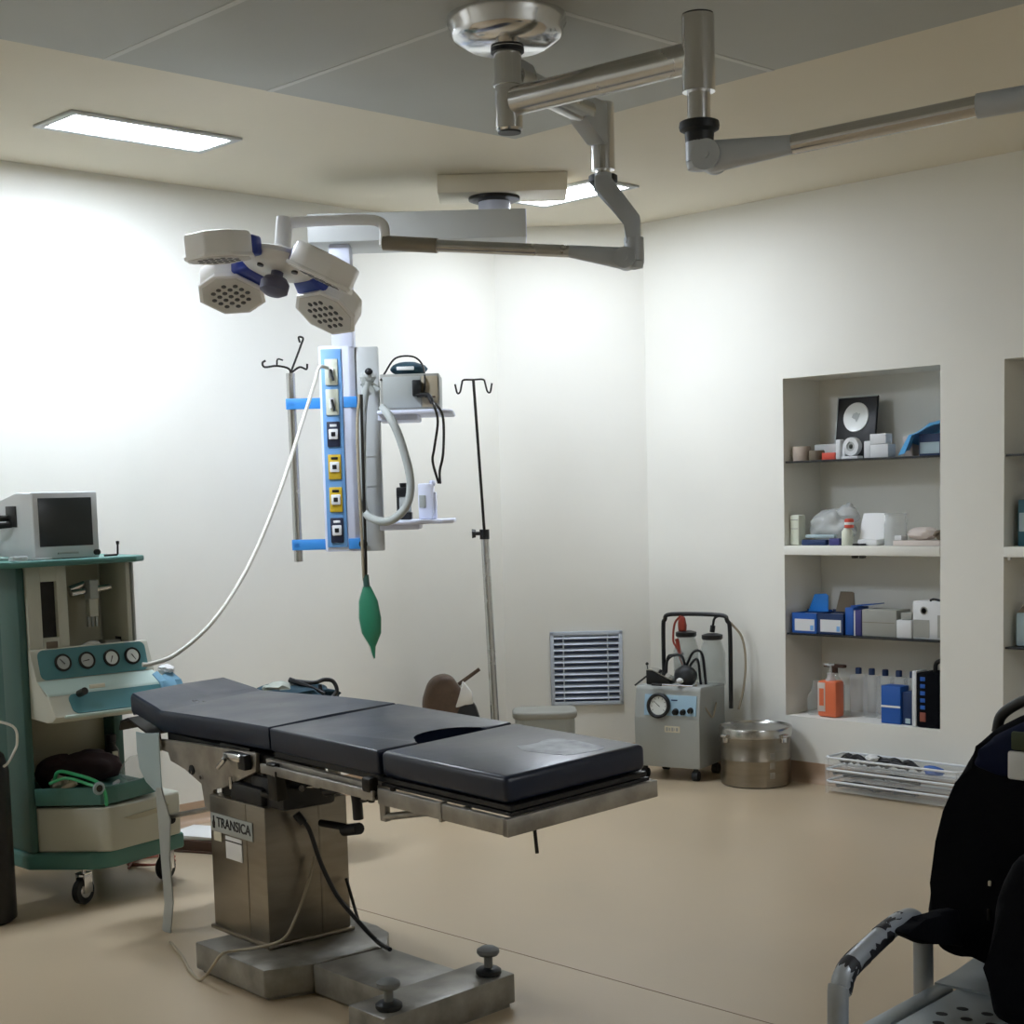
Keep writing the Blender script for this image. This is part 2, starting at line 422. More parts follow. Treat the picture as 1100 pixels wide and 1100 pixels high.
mb = MB(); mb.tube([R2, T2], .026, 20); part('arm_sleeve', mb, 'brushed_steel', sl)
# yoke and lamp head
Y = [(2.0398, 3.5667, 2.4103), (2.0367, 3.5718, 2.4692), (2.0194, 3.5575, 2.496), (1.9711, 3.5083, 2.5044), (1.8294, 3.3897, 2.5063), (1.7794, 3.3368, 2.5017)]
mb = MB(); mb.tube(Y, .019, 14, 5); part('yoke', mb, 'lamp_white', sl)
mb = MB(); mb.tube([(1.7738, 3.3338, 2.5216), (1.7734, 3.3158, 2.397)], .03, 20); part('yoke_post', mb, 'lamp_white', sl)
LM = Matrix([list(r) for r in ((0.9889, -0.0204, -0.147, 1.7684), (0.0806, 0.9056, 0.4164, 3.3055), (0.1247, -0.4237, 0.8972, 2.3611))] + [[0, 0, 0, 1]])
LM = LM @ Matrix.Rotation(math.radians(-TILT), 4, Vector((LM.inverted().to_3x3() @ Vector((.693, .720, -.027))).normalized()))
mb = MB(); mb.lathe([(0, .03), (.10, .03), (.135, .012), (.14, -.005), (.12, -.022), (.06, -.032), (0, -.034)], (0, 0, 0), 36)
for a in (20, 140, 260): mb.lathe([(.012, -.02), (.012, -.036), (0, -.038)], (.07 * math.cos(math.radians(a)), .07 * math.sin(math.radians(a)), 0), 12, mi=1)
head = part('lamp_head', mb, ['lamp_white', 'led_dark'], sl, None, LM)
mb = MB(); mb.lathe([(.022, -.03), (.022, -.05), (.04, -.058), (.052, -.075), (.05, -.105), (.03, -.118), (0, -.12)], (0, 0, 0), 24)
part('sterile_handle', mb, 'handle_purple', head, 'dull purple grip under the lamp head', LM)
for i in range(4):
    R_ = LM @ Matrix.Rotation(PI / 2 * i, 4, 'Z') @ Matrix.Translation((.15, 0, -.01)) @ Matrix.Rotation(math.radians(21), 4, 'Y') @ Matrix.Translation((-.15, 0, 0))
    oct_ = [(.17, -.06), (.22, -.115), (.305, -.115), (.37, -.055), (.37, .055), (.305, .115), (.22, .115), (.17, .06)]
    mb = MB(); mb.prism(oct_, -.035, .045, 'z', .01)
    rim = [((x - .27) * 1.05 + .27, y * 1.05) for x, y in oct_]
    mb.prism(rim, -.042, -.03, 'z', .003)
    face = [((x - .27) * .93 + .27, y * .93) for x, y in oct_]
    mb.prism(face, -.0445, -.041, 'z', 0, None, 1)
    for px in range(-2, 3):
        for py in range(-2, 3):
            if abs(px) + abs(py) == 4: continue
            x, y = .27 + px * .029, py * .029
            mb.lathe([(.0095, -.043), (.0095, -.0465), (.006, -.047), (0, -.047)], (x, y, 0), 8, mi=2)
    part('lamp_pod', mb, ['lamp_white', 'lamp_face', 'led_dark'], head, None, R_)
    mb = MB(); mb.prism([(.115, -.05), (.165, -.075), (.2, -.068), (.2, .068), (.165, .075), (.115, .05)], -.028, .04, 'z', .014, None, 0, 3)
    part('pod_joint', mb, 'blue_plastic', head, 'blue joint between petal and hub', R_)

# ------------------------------------------------------------------ ceiling pendant
FR = 46.1
PX, PY = .564, 4.434
F = TR(PX, PY, 0, FR)
pe = thing('medical_pendant', 'white ceiling pendant with a blue outlet strip and two side shelves', 'medical pendant', ((0.9119, 5.1866, 2.983)[0], (0.9119, 5.1866, 2.983)[1], H))
def pf(name, mb, ms, label=None, parent=None): return part(name, mb, ms, parent or pe, label, F)
x0, z0 = (0.9199, 2.6902); x1, z1 = (-0.074, 2.8304)
mb = MB(); mb.bx(x1, x0, -.06, .3, z0, z0 + .128, .006); pf('beam', mb, 'pendant_grey')
mb = MB(); mb.bx(x0 - .003, x0 + .004, -.058, .298, z0 + .003, z0 + .125, .002); pf('beam_end_cap', mb, 'pendant_white')
xc = (0.7773, 2.8801)[0]
mb = MB(); mb.tube([(xc, .18, z0 + .126), (xc, .18, H - .085)], .075, 28); pf('column', mb, 'pendant_white')
mb = MB(); mb.lathe([(.12, H - .086), (.12, H - .1), (.1, H - .108), (.06, H - .11)], (xc, .18, 0), 28); pf('column_ring', mb, 'dark_metal')
mb = MB(); mb.bx(xc - .26, xc + .34, .05, .33, H - .085, H - .001, .006); pf('ceiling_plate', mb, 'ceiling_paint')
bx0, bx1, bz0, bz1 = (-0.0683, 0.0949, 1.2821, 2.231)
bx0, bx1 = -0.05608, 0.1125
xd = (0.0605, 2.2845)[0]
mb = MB(); mb.bx(xd - .05, xd + .05, .0, .12, bz1 - .01, z0 + .002, .012); pf('drop_tube', mb, 'pendant_white')
mb = MB(); mb.prism([(bx0, .02), (bx0 + .008, .0), (bx1 - .025, .0), (bx1, .02), (bx1, .19), (bx0, .19)], bz0, bz1, 'z', .006); pf('body', mb, 'pendant_white')
sx0, sx1 = bx0 + .014, 0.05199
mb = MB(); mb.bx(sx0, sx1, -.008, .001, bz0 + .02, bz1 - .015, .003)
strip = pf('outlet_strip', mb, 'panel_blue', 'light blue strip of outlets')
cx = (sx0 + sx1) / 2
for i, (v, kind) in enumerate(((400, 'socket_cream'), (432, 'socket_cream'), (466, 'socket_navy'), (501, 'socket_yellow'), (536, 'socket_yellow'), (569, 'socket_navy'))):
    z = bz1 - (v - 372) / (592 - 372) * (bz1 - bz0)
    mb = MB(); h = .058 if i > 1 else .06
    mb.bx(cx - .03, cx + .03, -.016, -.007, z - h, z + h, .004)
    if i < 2:
        mb.bx(cx - .012, cx + .012, -.03, -.015, z - .03, z + .02, .004, None, 1); mb.tube([(cx, -.028, z + .01), (cx + .012, -.045, z - .04)], .006, 8, 0, None, 2)
    else:
        mb.bx(cx - .022, cx + .022, -.024, -.015, z - .024, z + .024, .006, None, 1); mb.bx(cx - .010, cx + .010, -.026, -.022, z - .01, z + .01, .002, None, 2)
        mb.bx(cx - .016, cx + .016, -.018, -.014, z + .034, z + .046, .002, None, 1 if kind == 'socket_navy' else 2)
    part('outlet', mb, [kind, 'socket_white', 'black_plastic'], strip, ['cream gas outlet', 'cream gas outlet', 'navy outlet', 'yellow gas outlet', 'yellow gas outlet', 'navy outlet'][i], F)
# drip pole strapped to the left, with its hooks
px0, pz0 = (-0.1901, 1.2375); px1, pz1 = (-0.1934, 2.1154)
pp = (px0 + px1) / 2
mb = MB(); mb.tube([(px0, .06, pz0), (px1, .06, pz1)], .021, 16); pole = pf('drip_pole', mb, 'steel')
hk = MB()
hk.tube([(px1, .06, pz1 - .02), (px1 - .005, .06, pz1 + .02), (px1 - .06, .05, pz1 + .035), (px1 - .115, .04, pz1 + .03), (px1 - .125, .04, pz1 + .05), (px1 - .11, .04, pz1 + .06)], .005, 8, 4)
hk.tube([(px1, .06, pz1), (px1 + .03, .06, pz1 + .07), (px1 + .055, .06, pz1 + .13), (px1 + .065, .06, pz1 + .16), (px1 + .045, .06, pz1 + .165), (px1 + .05, .06, pz1 + .14)], .005, 8, 4)
hk.tube([(px1, .06, pz1), (px1 + .04, .09, pz1 + .03), (px1 + .07, .1, pz1 + .02), (px1 + .075, .1, pz1 + .045)], .005, 8, 4)
hk.tube([(px1 - .06, .05, pz1 + .035), (px1 - .055, .045, pz1 + .065), (px1 - .03, .045, pz1 + .06)], .004, 8, 3)
part('hook', hk, 'dark_metal', pole, None, F)
for v in (432, 584):
    z = bz1 - (v - 372) / (592 - 372) * (bz1 - bz0); xx = px1 + (px0 - px1) * (pz1 - z) / (pz1 - pz0)
    mb = MB(); mb.bx(xx - .024, sx0 - .008, .034, .04, z - .025, z + .025, .002); mb.bx(xx - .026, xx + .026, .034, .086, z - .025, z + .025, .012)
    mb.bx(sx1 + .004, bx1 + .004, -.004, .2, z - .025, z + .025, .002)
    pf('tape_band', mb, 'tape_blue', 'bright blue tape band')
# grey equipment rail on the right with two shelves
gx0, gx1, gz0, gz1 = (0.1379, 0.1906, 1.2796, 2.2255)
gx0, gx1 = 0.1139, 0.2181
mb = MB(); mb.bx(gx0, gx1, .03, .09, gz0, gz1, .004)
for v in (490, 522):
    z = bz1 - (v - 372) / 220 * (bz1 - bz0); mb.bx(gx0 + .01, gx1 - .004, .026, .031, z - .002, z + .002)
mb.bx(bx1 - .001, gx0 + .002, .05, .08, gz0 + .05, gz0 + .15); mb.bx(bx1 - .001, gx0 + .002, .05, .08, gz1 - .2, gz1 - .1)
rail = pf('equipment_rail', mb, 'pendant_grey')
mb = MB(); mb.tube([(gx0 + .01, .031, gz0 + .035), (gx0 + .01, .0, gz0 + .035)], .016, 14); mb.lathe([(.012, 0), (.02, .004), (.02, .016), (0, .018)], (0, 0, 0), 14, Matrix.Translation((gx0 + .01, .004, gz0 + .035)) @ RX)
part('clamp_knob', mb, 'black_plastic', rail, 'black clamp knob', F)
s1x0, s1x1, s1z0, s1z1 = (0.2218, 0.565, 1.8478, 1.9211)
s2x0, s2x1, s2z0, s2z1 = (0.213, 0.5549, 1.3741, 1.4222)
for a, b, z in ((s1x0, s1x1, s1z1), (s2x0, s2x1, s2z1)):
    mb = MB(); mb.prism([(a, -.16), (b - .05, -.16), (b, -.1), (b, .2), (a, .22)], z - .02, z, 'z', .008)
    mb.bx(a, b - .16, -.12, .15, z - .045, z - .018, .006)
    pf('shelf', mb, 'pendant_white')
SZ1, SZ2 = s1z1, s2z1
# things on the pendant shelves
a0, a1, c0, c1 = (0.2358, 0.5064, 1.9092, 2.0742)
mbx = thing('electronic_unit', 'grey brown electronic unit on the upper pendant shelf', 'medical device', tuple(F @ Vector(((a0 + a1) / 2, .03, SZ1 + .001))))
c1 = SZ1 + (c1 - c0)
mb = MB(); mb.bx(a0, a1, -.1, .17, SZ1 + .001, c1, .005); part('casing', mb, 'box_grey', mbx, None, F)
mb = MB(); mb.bx(a0 + .012, a0 + (a1 - a0) * .68, -.104, -.099, SZ1 + .012, c1 - .012, .003); part('front_panel', mb, 'grey_enamel', mbx, 'scuffed grey front plate', F)
mb = MB(); mb.bx(a1 - (a1 - a0) * .3, a1 - .008, -.104, -.099, SZ1 + .012, c1 - .012, .002); mb.bx(a1 - (a1 - a0) * .25, a1 - .02, -.107, -.103, SZ1 + .055, SZ1 + .062, 0, None, 1)
part('label_panel', mb, ['wire_tan', 'carton_brown'], mbx, 'tan panel at the right of the front', F)
xb = a0 + (a1 - a0) * .46
mb = MB(); mb.blob((xb, .02, c1 + .03), (.085, .08, .034), .1, 2.5, 3, flat=-.85); mb.bx(xb - .05, xb + .03, -.068, -.055, c1 + .02, c1 + .036, .003, None, 1)
single('handset', mb, ['cloth_teal', 'paper_white'], 'dark blue rounded handset lying on top of the grey electronic unit', 'device', None, F)
xp = a0 + (a1 - a0) * .62
pg = thing('power_plug', 'black plug on the grey unit front with its cord hanging down to the white device', 'plug', tuple(F @ Vector((xp, -.12, SZ1 + .08))))
mb = MB(); mb.bx(xp - .02, xp + .02, -.135, -.105, SZ1 + .06, SZ1 + .135, .006); mb.tube([(xp, -.125, SZ1 + .065), (xp + .05, -.13, SZ1 + .065), (xp + .07, -.14, SZ1 + .03)], .011, 10, 4)
part('plug_body', mb, 'black_plastic', pg, None, F)
mb = MB(); zz = SZ2 + .16
mb.tube([(xp + .07, -.14, SZ1 + .03), (xp + .08, -.19, SZ1 + .012), (xp + .095, -.2, SZ1 - .06), (xp + .075, -.2, SZ1 - .18), (xp + .065, -.17, zz + .1), (xp + .085, -.1, zz + .005)], .006, 8, 6)
mb.tube([(xp + .07, -.14, SZ1 + .03), (xp + .095, -.19, SZ1 + .012), (xp + .12, -.2, SZ1 - .05), (xp + .115, -.2, SZ1 - .2), (xp + .095, -.15, zz + .06), (xp + .092, -.09, zz + .005)], .006, 8, 6)
part('cord', mb, 'dark_metal', pg, None, F)
mb = MB(); xh = a0 + (a1 - a0) * .45
mb.tube([(a0 + .004, -.107, SZ1 + .14), (a0 + .02, -.04, c1 + .012), (xh - .05, -.06, c1 + .075), (xh + .03, -.06, c1 + .08), (a0 + (a1 - a0) * .72, -.06, c1 + .04), (a0 + (a1 - a0) * .76, -.112, c1 - .03), (a0 + (a1 - a0) * .74, -.115, SZ1 + .08)], .0045, 8, 6)
single('lead_wire', mb, 'dark_metal', 'thin dark lead looping over the grey electronic unit', 'cable', None, F)
b0, b1, e0, e1 = (0.2884, 0.3565, 1.4227, 1.5931); dz = SZ2 + .001 - e0
sp = thing('black_device', 'black and grey bottle shaped device on the lower pendant shelf', 'medical device', tuple(F @ Vector(((b0 + b1) / 2, 0, SZ2 + .001))))
e1 += dz; hh = e1 - SZ2
mb = MB(); mb.bx(b0, b1, -.05, .04, SZ2 + .001, SZ2 + hh * .2, .004); mb.bx(b0, b0 + .012, -.04, .03, SZ2 + hh * .15, SZ2 + hh * .7, .002)
mb.bx(b0, b1 - .016, -.045, .035, SZ2 + hh * .62, SZ2 + hh * .88, .006); mb.lathe([(.018, 0), (.022, .02), (.016, hh * .12), (0, hh * .125)], ((b0 + b1) / 2, 0, SZ2 + hh * .87), 16); part('case', mb, 'black_plastic', sp, None, F)
mb = MB(); mb.bx(b0 + .012, b1 - .004, -.04, .03, SZ2 + hh * .2, SZ2 + hh * .63, .004); part('body', mb, 'hose_grey', sp, 'grey middle section', F)
b0, b1, e0, e1 = (0.3925, 0.4736, 1.4153, 1.5946); hh = e1 - e0
wd = thing('infusion_device', 'white boxy device on the lower pendant shelf, at its right end', 'medical device', tuple(F @ Vector(((b0 + b1) / 2, 0, SZ2 + .001))))
mb = MB(); mb.bx(b0, b1 - .012, -.09, .05, SZ2 + .001, SZ2 + hh * .92, .008); mb.bx(b1 - .025, b1, -.06, .03, SZ2 + .001, SZ2 + hh * .7, .008); mb.bx(b0 + .05, b1 - .004, -.05, .02, SZ2 + hh * .85, SZ2 + hh, .008); part('case', mb, 'pendant_white', wd, None, F)
mb = MB(); mb.bx(b0 + .004, b0 + .034, -.094, -.089, SZ2 + hh * .3, SZ2 + hh * .62, .002); part('display', mb, 'hose_grey', wd, 'grey display window', F)
# hoses
hs = thing('breathing_hose', 'pale grey corrugated breathing hose looping beside the pendant rail', 'hose', tuple(F @ Vector((gx1 - .03, .0, bz1 - .1))))
P = [(0.1762, 2.0586), (0.1503, 1.9325), (0.1368, 1.6777), (0.1384, 1.4852), (0.1901, 1.429), (0.2723, 1.4236), (0.3463, 1.489), (0.3671, 1.606), (0.3306, 1.7742), (0.2879, 1.8794), (0.2462, 1.9344)]
YL = (-.06, -.06, -.06, -.07, -.13, -.2, -.21, -.21, -.21, -.2, -.13)
mb = MB(); mb.tube([(p[0], y, p[1]) for p, y in zip(P, YL)], .019, 12, 8); part('tube', mb, 'hose_grey', hs, None, F)
mb = MB(); p = P[0]; mb.blob((p[0], -.05, p[1] + .02), (.035, .03, .035), .25, 3, 4); mb.tube([(p[0] - .02, -.06, p[1]), (p[0] + .02, -.05, p[1] - .05)], .02, 10); mb.tube([(p[0] - .03, -.04, p[1] + .03), (p[0] + .05, -.05, p[1] - .04)], .012, 10)
part('connector', mb, 'hose_grey', hs, None, F)
mb = MB(); p = (0.1849, 2.1024); mb.blob((p[0], -.085, p[1]), (.018, .012, .016), .1, 3, 4); part('valve', mb, 'black_plastic', hs, 'black valve', F)
# breathing bag
p0 = (0.1385, 1.1275); p1 = (0.1608, 0.7788)
bb = thing('breathing_bag', 'green leaf shaped breathing bag hanging below the pendant', 'breathing bag', tuple(F @ Vector((p1[0], -.06, p1[1]))))
L = p0[1] - p1[1]
prof = [(0, 0), (.005, .004), (.013, .05 * L / .3), (.045, .35 * L), (.052, .55 * L), (.044, .78 * L), (.02, .96 * L), (.012, 1.0 * L), (0, L)]
sh = Matrix(((1, 0, (p0[0] - p1[0]) / L, p1[0]), (0, 1, 0, -.06), (0, 0, 1, p1[1]), (0, 0, 0, 1)))
prof2 = []
for (ra, za), (rb, zb) in zip(prof, prof[1:]):
    for k in range(3): prof2.append((ra + (rb - ra) * k / 3, za + (zb - za) * k / 3))
mb = MB(); mb.lathe(prof2 + [prof[-1]], (0, 0, 0), 28, sh, 0, 1, .55)
part('bag', mb, 'bag_green', bb, None, F)
pts = []
for t in [i / 16 for i in range(17)]:
    z = t * L; r = next((ra + (rb - ra) * (z - za) / (zb - za + 1e-9) for (ra, za), (rb, zb) in zip(prof, prof[1:]) if za <= z <= zb), 0)
    pts.append(sh @ Vector((-r - .001, 0, z)))
mb = MB(); mb.tube(pts, .0035, 6); part('seam', mb, 'hose_white', bb, 'pale seam along the edge', F)
mb = MB(); mb.tube([(p0[0], -.06, p0[1] - .01), (p0[0] - .004, -.06, p0[1] + .045)], .015, 14); part('neck', mb, 'green_panel', bb, None, F)
tp = (0.1342, 1.2486); tq = (0.1352, 1.8063); tr_ = (0.155, 1.9971)
mb = MB(); mb.tube([(p0[0] - .004, -.06, p0[1] + .04), (tp[0] + .006, -.08, tp[1]), (tq[0] + .012, -.115, tq[1]), (tr_[0] - .004, -.125, tr_[1])], .007, 8, 6); part('dark_tube', mb, 'dark_metal', bb, None, F)
mb = MB(); mb.tube([(p0[0] - .012, -.06, p0[1] + .02), (tp[0] - .008, -.08, tp[1]), (tq[0] - .01, -.115, tq[1]), (tr_[0] - .012, -.12, tr_[1])], .007, 8, 6); part('tan_tube', mb, 'wire_tan', bb, None, F)
# white gas hose sagging from the outlet to the anaesthesia machine
mb = MB()
mb.tube([(0.5841, 4.4038, 2.1288), (0.5981, 4.3454, 2.1256), (0.6361, 4.2872, 2.0496), (0.74, 4.1181, 1.8338), (0.899, 3.8816, 1.5563), (1.0366, 3.6216, 1.2696), (1.2042, 3.3321, 1.0679), (1.2579, 3.1257, 0.9578), (1.2643, 3.0122, 0.9297), (1.258, 2.9765, 0.9292)], .0085, 10, 8)
single('gas_hose', mb, 'hose_white', 'long white hose sagging from the pendant outlet down to the green machine', 'hose')
# ------------------------------------------------------------------ operating table
MT = Matrix([list(r) for r in ((0.9975, 0.0703, 0.0085, 2.968), (-0.0698, 0.9962, -0.0531, 2.98), (-0.0122, 0.0523, 0.9986, 0.82))] + [[0, 0, 0, 1]])
ot = thing('operating_table', 'operating table with navy mattress on a stainless steel column and T shaped base', 'operating table', (2.30, 2.90, 0), None, -4)
Q = -4
def tp(name, mb, ms, label=None, parent=None, fr=ID): return part(name, mb, ms, parent or ot, label, fr)
# base
mb = MB(); mb.prism([(2.07, 2.645), (2.50, 2.615), (2.555, 2.755), (2.575, 3.04), (2.46, 3.14), (2.37, 3.16), (2.11, 3.175)], .012, .10, 'z', .006)
mb.prism([(2.09, 2.66), (2.49, 2.635), (2.54, 2.76), (2.56, 3.03), (2.45, 3.12), (2.12, 3.15)], 0, .014)
tp('base', mb, 'base_steel')
mb = MB(); mb.prism([(2.557, 2.758), (2.945, 2.742), (2.96, 3.02), (2.577, 3.036)], .008, .096, 'z', .005); tp('base_stem', mb, 'base_steel')
mb = MB(); mb.prism([(2.955, 2.585), (3.128, 2.575), (3.10, 3.10), (2.928, 3.11)], .012, .102, 'z', .006)
mb.prism([(2.97, 2.60), (3.115, 2.59), (3.09, 3.085), (2.94, 3.095)], 0, .014); tp('base_crossbar', mb, 'base_steel')
for (x, y) in ((3.0718, 2.6396), (3.0523, 3.0378)):
    mb = MB(); mb.lathe([(.033, .102), (.038, .108), (.038, .118), (.03, .124), (.012, .126)], (x, y, 0), 24)
    kb = tp('levelling_screw', mb, 'black_rubber')
    mb = MB(); mb.lathe([(.013, .124), (.013, .158), (.028, .162), (.034, .17), (.033, .18), (.02, .188), (0, .19)], (x, y, 0), 24)
    tp('screw_cap', mb, 'cap_grey', None, kb)
# column
CM = TR(2.165, 2.925, 0, Q)
mb = MB(); mb.box((0, 0, .335), (.355, .312, .445), .006, CM); mb.box((0, 0, .108), (.375, .33, .014), .004, CM)
mb.box((.06, -.1565, .34), (.004, .002, .43), 0, CM)
mb.box((.1775, .05, .33), (.003, .012, .43), .001, CM)
tp('column', mb, 'brushed_steel')
mb = MB(); mb.box((-.02, .0, .60), (.28, .24, .13), .008, CM); mb.box((-.06, -.02, .69), (.2, .2, .08), .008, CM)
tp('inner_column', mb, 'dark_metal')
cx0, cx1 = -.165, .11
mb = MB(); mb.box((-.03, -.158, .468), (.27, .004, .062), .002, CM)
pl = tp('name_plate', mb, 'hose_grey', 'pale name plate with dark lettering')
tm = CM @ TR(-.015, -.1605, .470) @ RX
tx = text_mb('TRANSICA', .046, tm, .0012, 0, .0008)
tx.prism([(-.012, -.022), (.0, -.022), (.003, -.004), (-.003, .006), (-.003, .02), (-.009, .02), (-.009, .006), (-.015, -.004)], 0, .0012, 'z', 0, tm @ Matrix.Translation((-.122, 0, 0)))
tp('lettering', tx, 'black_plastic', None, pl)
mb = MB(); mb.box((-.02, -.158, .395), (.105, .003, .075), .001, CM); mb.box((-.02, -.1598, .418), (.105, .001, .004), 0, CM, 1); tp('sticker', mb, ['paper_white', 'dark_metal'], 'white paper sticker')
mb = MB(); mb.box((-.125, -.158, .423), (.05, .003, .034), .001, CM); tp('sticker', mb, 'paper_cream', 'small cream sticker')
# hydraulic box and its levers
mb = MB(); mb.box((.15, -.03, .60), (.2, .2, .10), .015, CM); mb.box((.05, -.1, .58), (.2, .1, .07), .015, CM); tp('hydraulic_box', mb, 'black_plastic')
def TBp(b, *l): return [Vector((a, b, c)) for a, c in l]
mb = MB(); mb.tube([MT @ Vector((a, -.2, c)) for a, c in ((-0.5817, -0.2084), (-0.5135, -0.1927))], (.004, .011), 12); mb.tube([MT @ Vector((a, -.2, c)) for a, c in ((-0.4681, -0.1774), (-0.36, -0.1563), (-0.2779, -0.1535))], (.011, .009), 12, 4)
tp('silver_lever', mb, 'chrome')
mb = MB(); mb.tube([MT @ Vector((a, -.18, c)) for a, c in ((-0.4056, -0.1901), (-0.3197, -0.1662), (-0.253, -0.1567), (-0.2373, -0.1889), (-0.2355, -0.2519))], .016, 10, 4); tp('black_lever', mb, 'black_plastic')
mb = MB(); mb.tube([MT @ Vector((a, -.1, c)) for a, c in ((-0.5755, -0.3347), (-0.3617, -0.3214))], .012, 10); mb.tube([MT @ Vector((a, -.1, c)) for a, c in ((-0.4417, -0.3374), (-0.3561, -0.3175))], .019, 12); tp('black_lever', mb, 'black_plastic')
# mattress pads
def pad(name, poly, z0, z1, m=None):
    mb = MB(); mb.prism(poly, z0, z1, 'z', .018, m, 0, 4); return mb
W = .25
mb = pad('p', [(.006, -W), (.568, -W), (.572, W), (.010, W)], -.075, 0)
leg_pad = tp('mattress_leg_section', mb, 'mattress', None, None, MT)
mb = MB()
rs = random.Random(5); P = []
for i in range(26):
    a = 2 * PI * i / 26; P.append((.405 + .115 * math.copysign(abs(math.cos(a)) ** .5, math.cos(a)) * (.85 + .25 * rs.random()), .085 + .085 * math.copysign(abs(math.sin(a)) ** .5, math.sin(a)) * (.85 + .25 * rs.random())))
mb.prism(P, -.0005, .0006); tp('tape_residue', mb, 'residue', 'pale patch of tape residue', leg_pad, MT)
arc = [(-.02 - .10 * math.sin(t), .02 + .12 * -math.cos(t)) for t in [PI * i / 12 for i in range(13)]]
mb = pad('p', [(-.597, -W), (-.006, -W), (-.006, -.105)] + arc + [(-.004, .145), (-.004, W), (-.597, W)], -.075, -.001)
tp('mattress_seat_section', mb, 'mattress', None, None, MT)
mb = MB()
def padstrip(secs, b0, b1):
    """a padded strip bent along its length: secs = (a_near, a_far, c_near_top, c_far_top)"""
    t = bmesh.new(); R = []
    th = .075; e = .016
    for an, af, cn, cf in secs:
        prof = []
        for f, dz in ((0, -th + e), (0, -e), (e * .3, -e * .3), (e, 0), (.5, .003), (1 - e, 0), (1 - e * .3, -e * .3), (1, -e), (1, -th + e), (1 - e, -th), (e, -th)):
            ff = f if f in (0, .5, 1) else f
            prof.append(t.verts.new((an + (af - an) * ff, b0 + (b1 - b0) * ff, cn + (cf - cn) * ff + dz)))
        R.append(prof)
    n = len(R[0])
    for a, b in zip(R, R[1:]):
        for i in range(n): t.faces.new((a[i], a[(i + 1) % n], b[(i + 1) % n], b[i]))
    t.faces.new(R[0][::-1]); t.faces.new(R[-1])
    mb = MB(); mb._add(t, None, 0); return mb
secs = [(-.603, -.603, -.006, -.006), (-.609, -.609, 0, 0), (-.9, -.9, -.006, -.008), (-1.30, -1.44, -.02, -.035), (-1.335, -1.485, -.022, -.036), (-1.37, -1.53, -.012, -.03), (-1.545, -1.76, .022, -.012), (-1.555, -1.772, .014, -.02)]
mb = padstrip(secs, -W, W)
tp('mattress_back_section', mb, 'mattress', 'navy mattress section bent up at the head end', None, MT)
# frame plates under the pads and steel side rails
mb = MB(); mb.bx(.0, .575, -.245, .245, -.09, -.077); mb.bx(.005, .58, -.25, .25, -.102, -.093)
mb.bx(-.60, -.01, -.235, .235, -.095, -.077); mb.bx(-1.32, -.61, -.235, .235, -.125, -.099); tp('pad_tray', mb, 'black_plastic', None, None, MT)
mb = MB()
for s in (-1, 1): mb.bx(.01, .588, s * .262 - .01, s * .262 + .01, -.15, -.104, .003)
mb.bx(.568, .59, -.272, .272, -.152, -.104, .003)
mb.bx(.3, .312, -.275, -.25, -.155, -.1, .002)
tp('leg_frame', mb, 'worn_steel', None, None, MT)
for s in (-1, 1):
    mb = MB(); mb.bx(-.62, .0, s * .275 - .006, s * .275 + .006, -.142, -.112, .003); mb.bx(-.62, .0, s * .248 - .01, s * .248 + .01, -.142, -.1, .003)
    for a in (-.55, -.3, -.05): mb.bx(a - .012, a + .012, min(s * .25, s * .28), max(s * .25, s * .28), -.145, -.118)
    tp('side_rail', mb, 'worn_steel', None, None, MT)
# head end bracket plate
poly = [(-1.4522, -0.129), (-1.0591, -0.1059), (-0.679, -0.0909), (-0.6889, -0.1529), (-0.7822, -0.187), (-0.9052, -0.2354), (-0.9824, -0.2496), (-1.0038, -0.3361), (-1.0523, -0.321), (-1.0574, -0.2408), (-1.1693, -0.2073), (-1.2744, -0.1912), (-1.282, -0.159), (-1.3865, -0.1584), (-1.4598, -0.1673)]
for a, b in ((-.258, -.243), (.243, .258)): mb = MB(); mb.prism(poly, a, b, 'y', .003); tp('back_bracket', mb, 'worn_steel', None, None, MT)
mb = MB()
a, c = (-1.1166, -0.2017); mb.tube([(a, -.262, c), (a, -.2, c)], .017, 16); mb.tube([(a, -.268, c - .004), (a, -.255, c - .004)], .009, 12, 0, None, 1)
tp('bracket_bolt', mb, ['black_plastic', 'chrome'], None, None, MT); mb = MB()
a, c = (-1.048, -0.2183); mb.tube([(a, -.266, c), (a, -.25, c)], .008, 10, 0, None, 1)
tp('bracket_bolt', mb, ['black_plastic', 'chrome'], None, None, MT); mb = MB()
a, c = (-0.8337, -0.2046); mb.tube([(a, -.27, c + .02), (a, -.27, c - .02)], .007, 10, 0, None, 1)
tp('bracket_bolt', mb, ['black_plastic', 'chrome'], None, None, MT)
mb = MB()
a, c = (-0.7702, -0.1078); mb.bx(a - .05, a + .05, -.30, -.262, c - .012, c + .012, .005)
a, c = (-0.8537, -0.14); mb.tube([(a - .02, -.29, c - .015), (a + .03, -.29, c + .02)], .009, 10)
tp('rail_clamp', mb, 'chrome', 'bright silver rail clamp', None, MT)
a, c = (-0.7361, -0.1157); a2, c2 = (-0.6738, -0.126)
mb = MB(); mb.bx(a - .01, a + .035, -.29, -.262, c - .03, c + .02, .004); tp('rail_clamp', mb, 'black_plastic', 'black clamp block', None, MT)
# seat side bracket
a, c = (-0.5569, -0.1752); a1, c1 = (-0.5377, -0.122)
mb = MB(); mb.bx(a - .03, a + .02, -.28, -.25, c - .05, c + .07, .006); mb.bx(a - .14, a + .02, -.27, -.255, c - .05, c - .035, .003); mb.bx(a + .03, a + .036, -.285, -.25, c - .045, c + .05, .002)
tp('seat_bracket', mb, 'dark_metal', None, None, MT)
